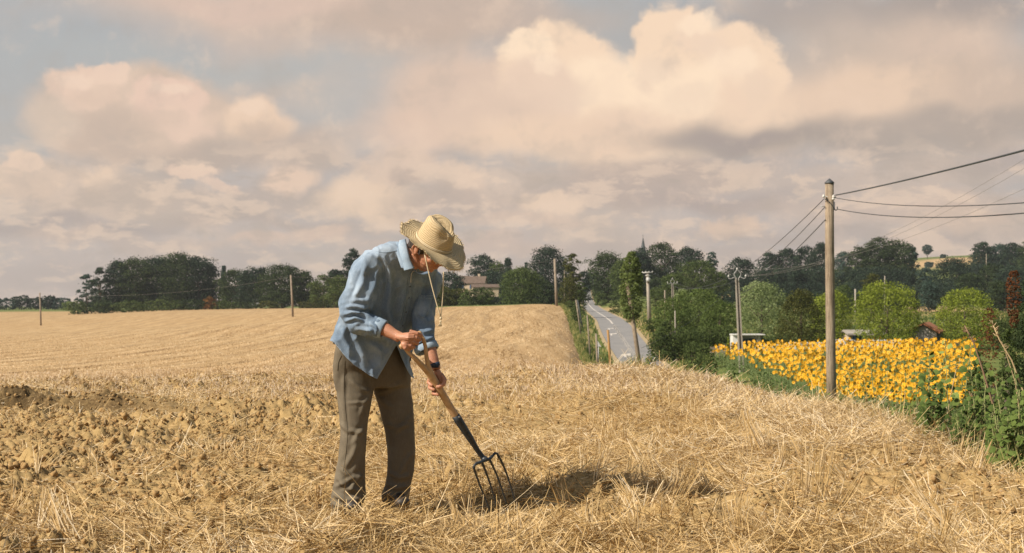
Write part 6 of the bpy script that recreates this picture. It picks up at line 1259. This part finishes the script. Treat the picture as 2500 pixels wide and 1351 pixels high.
for (x_, y_), (x2, y2), lb in (((1778, 677), (1630, 692), 'upper thin wire from the tall concrete pole to the smaller lyre pole'), ((1820, 677), (1653, 691), 'lower thin wire from the tall concrete pole to the smaller lyre pole')):
    cable((V3(x_, y_, 114.8), V3(x2, y2, 214.8)), .022, lb, M_wire, .9, 4)
cable((V3(1800, 690, 114.8), V3(1566, 850, 97)), .013, 'thin cable from the concrete pole down to the leaning pole', M_wire, .5, 4)
for (x_, y_), (x2, y2), lb in (((1821, 674), (2500, 340), 'highest of the faint grey wires crossing the right-hand sky'), ((1821, 675), (2500, 362), 'middle one of the faint grey wires crossing the right-hand sky'), ((1800, 657), (2500, 412), 'lowest of the faint grey wires crossing the right-hand sky')):
    a_ = V3(x_, y_, 114.8); cable((a_, beyond(a_, V3(x2, y2, 62), 1.2)), .0075, lb, M_wire2, 1.6, 4, 30)
a_, b_, c_ = V3(97, 718, 320), V3(710, 676, 262), V3(1354, 636, 246); cable((a_, b_), .012, 'thin wire strung between the left and middle field poles', M_wire2, 1.6, 4); cable((b_, c_), .012, 'thin wire from the middle field pole to the pole on the crest', M_wire2, 1.2, 4)
# warning sign seen from behind
d = 120; x_, y_ = 1461, 838; xb = (x_-CX)/F*d; r_ = empty('road_sign', (xb, d, gz(xb, d))); tag(r_, 'white triangular road sign on the verge left of the road', 'road sign')
onp(MB().prism([V3(1453.5, 846, d), V3(1468, 847, d), V3(1459.5, 833, d)], (0, .03, 0)), 'triangle', M_glass, r_, False)
onp(MB().tube([V3(1461, 846, d+.06), Vector((xb, d+.06, r_.location.z-.2))], .035, 6), 'sign_post', M_gal, r_)

# ================================================================ houses, church, shed, fences, cars
M_roof = noisy('terracotta tiles', rgb(92, 76, 64), rgb(112, 94, 80), 1.2, .9, .3, .05); M_roof2 = noisy('orange tiles', lin('#B4744E'), lin('#9A6040'), 1.5, .9, .3, .05); M_wallc = noisy('pale render', lin('#C9B59B'), lin('#B8A389'), .8, .9, 0); M_wallg = noisy('grey render', lin('#A9A196'), lin('#948C80'), .7, .9, 0)
M_whitew = noisy('white paint', lin('#DEDAD2'), lin('#CFCBC3'), 1., .7, 0); M_darkg = noisy('dark glass', lin('#2B3438'), lin('#3A464A'), 2., .2, 0); M_shut = noisy('blue shutter', lin('#3F5E86'), lin('#4A6A92'), 3., .7, 0); M_stone = noisy('church stone', lin('#9E9484'), lin('#857B6C'), .5, .9, 0); M_slate = noisy('spire slate', rgb(58, 62, 64), rgb(72, 77, 78), .6, .8, 0)
def house(name, c, w_, dep, hw, hr, label, wallm, roofm, rot=0., wins=(), chim=None, cat='house', eave=.35):
    o = empty(name, c); o.rotation_euler = (0, 0, rot); tag(o, label, cat)
    MB().prism([(-w_/2, -dep/2, -1.5), (w_/2, -dep/2, -1.5), (w_/2, -dep/2, hw), (-w_/2, -dep/2, hw)], (0, dep, 0)).prism([(-w_/2+.01, -dep/2+.02, hw), (-w_/2+.01, dep/2-.02, hw), (-w_/2+.01, 0, hw+hr-.12)], (w_-.02, 0, 0)).build('wall', wallm, o)
    rf = MB(); x0, x1 = -w_/2-eave, w_/2+eave; e_ = eave; sl = hr/(dep/2)
    rf.prism([(x0, -dep/2-e_, hw-sl*e_), (x0, 0, hw+hr), (x0, dep/2+e_, hw-sl*e_), (x0, dep/2+e_, hw-sl*e_+.18), (x0, 0, hw+hr+.2), (x0, -dep/2-e_, hw-sl*e_+.18)], (x1-x0, 0, 0)); ro = rf.build('roof', roofm, o)
    if chim: MB().box((chim, .4, hw+hr+.3), (.7, .6, 1.3)).build('chimney', wallm, ro)
    for (wx, wz, ww, wh) in wins:
        f_ = MB().box((wx, -dep/2-.03, wz), (ww, .08, wh)).build('window_or_shade_slab', M_darkg, o); MB().box((wx-ww*.75, -dep/2-.05, wz), (ww*.45, .06, wh)).build('shutter', M_shut, f_); MB().box((wx+ww*.75, -dep/2-.05, wz), (ww*.45, .06, wh)).build('shutter', M_shut, f_)
    return o
def at(px, d): x = (px-CX)/F*d; return (x, d, gz(x, d))
cx_, cy_, cz_ = at(1150, 450); zt = CZ+(HY-675)/F*450
house('farmhouse', (cx_, cy_, CZ+(HY-712)/F*450), 9.2, 7., 2.6, 2.0, 'pale farmhouse with a brown tiled roof half hidden by trees above the crest', M_wallc, M_roof, -.12, [(-2.6, 1.4, .8, 1.1), (.9, 1.4, .8, 1.1), (3.4, 1.4, .8, 1.1)], 2.5)
house('barn', (cx_+4.6, cy_-8, CZ+(HY-713)/F*442), 8., 5., 1.4, .8, 'low tiled barn adjoining the right front of the farmhouse', M_wallc, M_roof, .1)
house('farmhouse_wing', (cx_-3.0, cy_+8, CZ+(HY-700)/F*458), 4., 6., 1.9, 1.3, 'small upper roof peeping left over the farmhouse', M_wallc, M_roof, -.1)
gx0, gy0, gz0 = at(2262, 152)
house('garden_house', (gx0, gy0, gz0), 6., 2.6, 1.9, .75, 'grey rendered house with an orange roof between the two bright trees', M_wallg, M_roof2, R(68), [(-1.2, 1.2, .7, .8)])
gx1, gy1, gz1_ = at(2105, 156); house('garden_annex', (gx1, gy1, gz1_), 3.6, 3., 1.5, .3, 'pale annex with a dark door behind the large bright tree', M_wallc, M_wallg, .05, [(-.9, 1.2, .6, .8)])
# flat-roofed white shed
sx, sy, sz_ = at(1818, 146); o = empty('shed', (sx, sy, sz_)); tag(o, 'white flat-roofed shed under the pale willow', 'shed')
MB().box((-.9, 0, .9), (.9, 1.8, 2.2)).box((.6, .7, .9), (2.2, .1, 2.2)).build('wall', M_whitew, o); MB().box((.25, 0, 2.06), (3.3, 2.2, .1)).build('roof', M_whitew, o); MB().box((.45, .2, .9), (1.5, .1, 1.5)).build('window_or_shade_slab', M_darkg, o)  # dark slab stands in for the shaded open interior, there is no pane
for x_ in (.9, 1.2, 1.5): MB().tube([(x_, -.8, -.2), (x_, -.8, 2.02)], .05, 6).build('post', M_wood, o)
# fences behind the sunflowers
def fence(name, px0, px1, d, zt_, n_, label, mt, picket=False):
    a_, b_ = Vector(at(px0, d)), Vector(at(px1, d)); o = empty(name, a_); tag(o, label, 'fence'); v_ = b_-a_; rail = MB()
    for h_ in ((zt_*.55, zt_*.95)): rail.tube([Vector((0, 0, h_)), v_+Vector((0, 0, h_))], .045, 5)
    if picket:
        for i in range(n_*6): p_ = v_*(i/(n_*6)); rail.box(p_+Vector((0, -.05, zt_*.5)), (.06, .02, zt_*1.05))
    else: rail.box(v_*.5+Vector((0, 0, zt_*.66)), (v_.length, .04, zt_*.4), Matrix.Rotation(math.atan2(v_.y, v_.x), 3, 'Z'))
    rail.build('rail', mt, o)
    for i in range(n_+1): p_ = v_*(i/n_); MB().box(p_+Vector((0, .06, zt_*.5)), (.09, .09, zt_*1.1)).build('fence_post', mt, o)
fence('white_fence', 1845, 1905, 139, 1.25, 5, 'low white fence between the shed and the olive tree', M_whitew); fence('white_fence', 1912, 2015, 141, 1.3, 7, 'low white fence under the dark olive tree', M_whitew); fence('white_fence', 2118, 2200, 143, 1.35, 6, 'low white fence under the large bright tree', M_whitew)
fence('picket_fence', 2285, 2345, 140, 1.3, 4, 'dark picket fence at the right end of the sunflowers', M_cap, True); fence('grey_fence', 1735, 1780, 140, 1.3, 4, 'grey board fence left of the small cypress', M_wood)
def car(px, d, rot, label, body, s_=1.):
    c = at(px, d); o = empty('parked_car', c); o.rotation_euler = (0, 0, rot); o.scale = (s_,)*3; tag(o, label, 'car')
    side = [(-2.05, .35), (-2.08, .62), (-2.0, .88), (-1.25, .98), (-.62, 1.40), (-.2, 1.48), (.9, 1.46), (1.55, 1.28), (1.95, .92), (2.02, .60), (1.98, .33)]
    b_ = MB(); k = len(side)
    for y_, q_ in ((-.84, 1.), (-.70, 1.02), (.70, 1.02), (.84, 1.)):
        for x_, z_ in side: b_.v.append(Vector((x_*q_, y_*(1 if z_ < 1.0 else .80), z_)))
    for r__ in range(3):
        for j in range(k): b_.f.append((r__*k+j, r__*k+(j+1) % k, (r__+1)*k+(j+1) % k, (r__+1)*k+j)); b_.mi.append(0)
    b_.f.append(tuple(range(k))[::-1]); b_.f.append(tuple(range(3*k, 4*k))); b_.mi += [0, 0]
    b_.build('body', body, o)
    for sgn in (-1, 1): MB().poly([(-1.1, sgn*.80, .97), (-.62, sgn*.705, 1.33), (.2, sgn*.69, 1.39), (.2, sgn*.80, .97)][::sgn]).poly([(.27, sgn*.80, .97), (.27, sgn*.69, 1.39), (.95, sgn*.70, 1.37), (1.5, sgn*.80, .99)][::sgn]).build('side_windows', M_darkg, o)
    MB().poly([(-1.30, -.62, 1.0), (-1.30, .62, 1.0), (-.68, .56, 1.395), (-.68, -.56, 1.395)]).build('windscreen', M_darkg, o)
    for x_ in (-1.3, 1.25):
        for sgn in (-1, 1):
            w_ = MB().tube([(x_, sgn*.66, .31), (x_, sgn*.87, .31)], .31, 16).build('wheel', M_cap, o); MB().tube([(x_, sgn*.87, .31), (x_, sgn*.885, .31)], .18, 12).build('rim', M_gal, w_)
    for sgn in (-1, 1): MB().box((-2.05, sgn*.6, .70), (.08, .3, .14)).build('headlight', M_glass, o); MB().box((1.99, sgn*.62, .80), (.06, .2, .2)).build('tail_light', noisy('red lens', lin('#7A1F1A'), lin('#8A2A22'), 5., .3, 0), o)
car(2056, 143, R(8), 'white car parked behind the sunflowers right of the wooden pole', M_whitew, 1.)
car(1437, 640, R(84), 'pale car far away at the top of the road', M_whitew)
# church: nave, tower and slate spire
hx, hy, hz = at(1570, 900); o = empty('church', (hx, hy, hz)); tag(o, 'church with a slender pointed spire showing above the dark oak', 'church')
MB().box((0, 0, 8), (4.2, 4.2, 17)).build('tower', M_stone, o); tz = CZ+(HY-575)/F*900-hz
sp = MB(); sp.tube([(0, 0, 16.4), (0, 0, 17.2), (0, 0, tz-1)], [3.0, 2.7, .07], 8); sr = sp.build('spire', M_slate, o); MB().box((0, 0, tz-.4), (.12, .12, 1.4)).box((0, 0, tz-.2), (.7, .1, .12)).build('cross', M_cap, sr)
MB().box((9, 0, 3.5), (14, 8, 8)).build('nave', M_stone, o); MB().prism([(2, -4.6, 7.3), (2, 4.6, 7.3), (2, 0, 11)], (14.3, 0, 0)).build('roof', M_slate, o)
for z_ in (13.5,): MB().box((0, -2.13, z_), (.9, .1, 2.)).build('belfry_window', M_darkg, o)

# ================================================================ plants on the bank, right
def broad_leaf(mb, b0, t_, L_, w_, up, mi=0):
    s_ = t_.cross(up).normalized(); n__ = s_.cross(t_).normalized()
    prof = [(0, 0), (.12, .55), (.35, 1), (.65, .8), (1, 0)]
    l_ = [b0+t_*L_*a+s_*w_*c+n__*(.10*L_*math.sin(a*3)-.06*L_*c) for a, c in prof]; r_ = [b0+t_*L_*a-s_*w_*c+n__*(.10*L_*math.sin(a*3)-.06*L_*c) for a, c in prof[1:-1]]
    mid = [b0+t_*L_*a+n__*(.10*L_*math.sin(a*3)) for a, c in prof]
    for i in range(4):
        la, lb = l_[i], l_[i+1]; mb.poly([mid[i], la, lb, mid[i+1]] if i else [mid[0], lb, mid[1]], mi)
        ra = r_[i-1] if i else mid[0]; rb = r_[i] if i < 3 else mid[4]; mb.poly([mid[i], mid[i+1], rb, ra] if i and i < 3 else ([mid[0], mid[1], r_[0]] if not i else [mid[3], mid[4], r_[2]]), mi)
LM = {'a': noisy('weed leaf', rgb(70, 86, 36), rgb(98, 112, 56), 9., .8, .2, .003, Specular_IOR_Level=.12), 'b': noisy('bramble leaf', rgb(52, 68, 30), rgb(74, 90, 42), 9., .8, .2, .003, Specular_IOR_Level=.12), 'c': noisy('paler leaf', rgb(112, 126, 64), rgb(132, 144, 84), 9., .8, .2, .003, Specular_IOR_Level=.12)}
M_stem = noisy('weed stem', lin('#6F7A48'), lin('#8A8654'), 12., .8, 0)
def weed(px, top, d, label, key, nleaf, Lf, spread=.25, nst=1, name='weed', group=None, bend=.1, rz=None):
    rnd = random.Random(int(px*7+top)); x = (px-CX)/F*d; zb = gz(x, d)-.05; zt = CZ+(HY-top)/F*d; o = empty(name, (x, d, zb)); tag(o, label, 'plant', group); Hh = zt-zb
    st = MB(); lf = MB()
    for s_ in range(nst):
        a0 = rnd.uniform(0, 6.28); ex = Vector((math.cos(a0)*bend*Hh*(0.3 if nst == 1 else 1), math.sin(a0)*bend*Hh, Hh*(1 if s_ == 0 else rnd.uniform(.55, .95)))); b0 = Vector((rnd.uniform(-1, 1)*.02, rnd.uniform(-1, 1)*.02, 0))
        P_ = [b0, b0+ex*.5+Vector((rnd.uniform(-.03, .03), 0, .02)), b0+ex]; st.tube([b0, P_[1], P_[2]], [.007, .005, .002], 5)
        for i in range(nleaf):
            t_ = .18+.82*(i+rnd.random())/nleaf; q_ = (P_[0].lerp(P_[1], t_*2) if t_ < .5 else P_[1].lerp(P_[2], t_*2-1)); a = i*2.4+rnd.uniform(-.4, .4)
            dv = Vector((math.cos(a), math.sin(a), rnd.uniform(-.25, .5))).normalized(); L_ = Lf*rnd.uniform(.6, 1.15)*(1.15-.5*t_); pe = q_+dv*spread*rnd.uniform(.1, .35)*(1.2-t_)
            st.tube([q_, pe], [.0025, .0018], 3); broad_leaf(lf, pe, (dv+Vector((0, 0, -.35))).normalized(), L_, L_*.45, Vector((rnd.uniform(-.9, 0), rnd.uniform(-1.1, -.2), rnd.uniform(.2, .8))))
    st.build('stem', M_stem, o, True); lf.build('leaves', LM[key], o); return o
for a in [
 (2272, 852, 11.5, 'tall leafy mallow-like weed rising left against the sunflowers', 'a', 26, .085, .3, 2), (2338, 838, 12.5, 'tall broad-leaved weed with pale round leaves near the right hedge', 'a', 24, .10, .32, 2), (2322, 826, 13.5, 'pale-topped broad-leaved weed behind the tall one', 'c', 20, .10, .3, 1),
 (2150, 880, 14.5, 'slender weed leaning over the sunflowers right of the wooden pole', 'b', 22, .06, .3, 2), (2118, 925, 14.0, 'short dark weed just right of the wooden pole', 'b', 18, .05, .2, 2), (2062, 905, 17.0, 'small dark-leaved creeper beside the wooden pole', 'b', 14, .06, .25, 2),
 (2400, 905, 10.5, 'leafy weed under the red-leaved sprays', 'a', 24, .07, .3, 3), (2450, 930, 9.8, 'dense leafy weed near the right edge', 'b', 26, .07, .3, 3), (2210, 950, 12.5, 'low leafy weed left of the tall mallow-like one', 'a', 20, .06, .3, 3), (2500, 900, 9.5, 'leafy weed cut by the right edge', 'b', 26, .07, .3, 3),
 (2360, 960, 10.5, 'low spreading weed in front of the tall broad-leaved one', 'b', 22, .06, .3, 3), (2300, 970, 11.5, 'low leafy weed at the foot of the mallow-like one', 'b', 20, .055, .3, 3), (2430, 985, 9.4, 'low weed above the pale grass at the right', 'a', 20, .055, .25, 3), (2250, 985, 12.2, 'small creeping weed at the edge of the straw', 'b', 16, .05, .25, 3),
 (2290, 900, 10.8, 'bushy dark weed between the two tall ones', 'b', 30, .07, .35, 4), (2380, 880, 12.0, 'tall dark weed beside the brown withered stalk', 'b', 30, .075, .35, 4), (2420, 860, 12.5, 'tall green weed behind the arching dry stalk', 'a', 30, .08, .35, 4), (2480, 950, 9.2, 'bushy weed at the right edge above the pale grass', 'a', 28, .07, .3, 4), (2230, 905, 13.2, 'upright weed left of the tall mallow-like one', 'a', 24, .07, .3, 2), (2340, 1000, 10.2, 'small weed at the grass edge in front of the thicket', 'b', 22, .05, .25, 3),
 (1960, 930, 24, 'low bramble left of the wooden pole\'s foot', 'b', 24, .09, .5, 4), (1900, 915, 26, 'low bramble between the two poles', 'b', 24, .10, .5, 4), (1850, 895, 28, 'low bramble right of the concrete pole\'s foot', 'b', 22, .10, .5, 4), (1780, 885, 30, 'low bramble left of the concrete pole\'s foot', 'b', 22, .10, .5, 4), (2090, 960, 20, 'low bramble right of the wooden pole\'s foot', 'a', 22, .08, .5, 4), (1735, 868, 34, 'leafy bramble left of the sunflowers behind the straw', 'b', 24, .10, .5, 4), (1590, 862, 40, 'leafy shoot beside the leaning pole\'s foot', 'b', 22, .14, .5, 3), (1700, 880, 32, 'leafy shoot rising from the straw left of the bramble', 'a', 18, .1, .4, 3), (2010, 950, 22, 'small bramble directly left of the wooden pole', 'a', 20, .08, .45, 3)]: weed(*a)
# bramble thicket filling between the weeds
rnd_ = np.random.RandomState(44)
def leafmass(name, fx, key, n_, leaf, kind='stuff'):
    p = fx(n_); nrm = unit(rnd_.normal(size=(len(p), 3))*.7+np.array((-.3, -.5, .6))); u_ = unit(np.cross(nrm, rnd_.normal(size=nrm.shape))); v_ = np.cross(nrm, u_); s_ = leaf*rnd_.uniform(.5, 1.3, (len(p), 1))
    V = np.stack([p-u_*s_*.6, p-u_*s_*.1+v_*s_*.42, p+u_*s_*.6, p-u_*s_*.1-v_*s_*.42], 1); o = link(name, npmesh(name, V.reshape(-1, 3), quads=np.arange(len(p)*4).reshape(-1, 4), attrs={'tint': np.repeat(rnd_.rand(len(p)), 4)}), FOL[key]); return tag(o, kind=kind)
def thick(n_):
    d = rnd_.uniform(9.2, 17, n_); e_ = rnd_.gamma(2.2, .75, n_)+.30; x = edge_x(d)+e_; z0_ = H0(x, d); hh = (.14+.75*sstep(.3, 1.9, e_)*(.5+fbm(x*1.1, d*1.1, 12, 2)))*1.0; k = x < .5*d
    return np.stack([x, d, z0_+hh*rnd_.rand(n_)**.6], 1)[k]
leafmass('bramble_thicket', thick, 'mid', 60000, .036)
def thick2(n_):
    d = rnd_.uniform(19, 46, n_); x = rnd_.uniform(4.5, 16, n_); k = (x/d > .11) & (x/d < .40); x, d = x[k], d[k]; return np.stack([x, d, H0(x, d)+(.08+.4*fbm(x*.4, d*.4, 13, 2))*rnd_.rand(len(x))**.6], 1)
leafmass('bank_scrub', thick2, 'mid', 26000, .075)
# hedge at the right edge, red-leaved sprays, dry stalks
h_ = tree(2535, 672, 190, 19, 'broad', 'dark', 'dense dark hedge shrub filling the right edge of the view', name='shrub', low=.0, leafpx=1.9, dens=1.0)
tree(2475, 676, 46, 20.5, 'spread', 'red', 'spray of reddish-brown leaves at the top of the right hedge', name='shrub', low=.80, airy=.9, leafpx=1.7, dens=.35)
tree(2415, 762, 62, 18.0, 'round', 'red', 'rust-red leafy sprays standing left of the right hedge', name='shrub', low=.6, airy=.9, leafpx=1.5, dens=.25)
tree(2462, 800, 90, 17, 'broad', 'mid', 'lighter shrub at the foot of the right hedge', name='shrub', low=.0, airy=.2, leafpx=2.0, dens=.9)
tree(2390, 880, 130, 15, 'broad', 'mid', 'low shrub below the rust-red sprays', name='shrub', low=.0, airy=.2, leafpx=2.0, dens=.9)
M_dry = noisy('dry stalk', lin('#C3AC80'), lin('#A8906A'), 30., .8, 0); M_brn = noisy('brown stalk', lin('#7C6148'), lin('#8E7256'), 30., .8, 0)
def stalk(pts, d, r0, label, mt, seeds=0, name='dry_stalk'):
    rnd = random.Random(len(label)); P_ = [V3(a, b_, d) for a, b_ in pts]; P_[0].z = min(P_[0].z, gz(P_[0].x, d)); o = MB(); o.tube(P_, [r0*(1-.6*i/(len(P_)-1)) for i in range(len(P_))], 5)
    e_ = (P_[-1]-P_[-2]); 
    for i in range(seeds):
        t_ = rnd.random(); q_ = P_[-2].lerp(P_[-1], t_); a = Vector((rnd.uniform(-1, 1), rnd.uniform(-1, 1), rnd.uniform(-.2, 1)))*.035; o.tube([q_, q_+a], [.004, .002], 3)
    ob = o.build(name, mt, None, True, P_[0]); ob.location = P_[0]; tag(ob, label, 'plant')
stalk([(2445, 1080), (2425, 990), (2395, 890), (2378, 840), (2355, 795)], 10.5, .010, 'brown withered stalk leaning left in front of the hedge', M_brn, 26)
stalk([(2520, 1030), (2500, 960), (2470, 880), (2440, 830), (2422, 788)], 9.6, .008, 'pale dry grass stalk arching left near the right edge', M_dry, 14)
stalk([(2500, 1100), (2490, 1010), (2478, 930), (2455, 860), (2447, 840)], 9.8, .005, 'thin pale stalk just right of the arching one', M_dry, 8); stalk([(2305, 1060), (2318, 980), (2335, 900), (2345, 885)], 11, .004, 'thin dry grass stem leaning right beside the tall broad-leaved weed', M_dry, 4)
stalk([(2385, 1075), (2378, 1000), (2366, 955)], 10.5, .006, 'short brown stem low in the weeds', M_brn, 6)
# ---------------------------------------------------------------- air
mb = MB().box((0, 1250-40, 35), (5200, 2620, 90)); hz_o = mb.build('haze', None)
m = bpy.data.materials.new('haze'); m.use_nodes = True; m.node_tree.nodes.clear(); nn = N(m.node_tree)
v_ = nn.add('ShaderNodeVolumePrincipled', None, Density=.00014); v_.inputs['Color'].default_value = (.88, .93, .95, 1); v_.inputs['Anisotropy'].default_value = .35
nn.add('ShaderNodeOutputMaterial', None, Volume=v_.outputs[0]); hz_o.data.materials.append(m); tag(hz_o, kind='stuff')
sc.cycles.volume_bounces = 0; sc.cycles.max_bounces = 6; sc.cycles.diffuse_bounces = 3; sc.cycles.transparent_max_bounces = 8
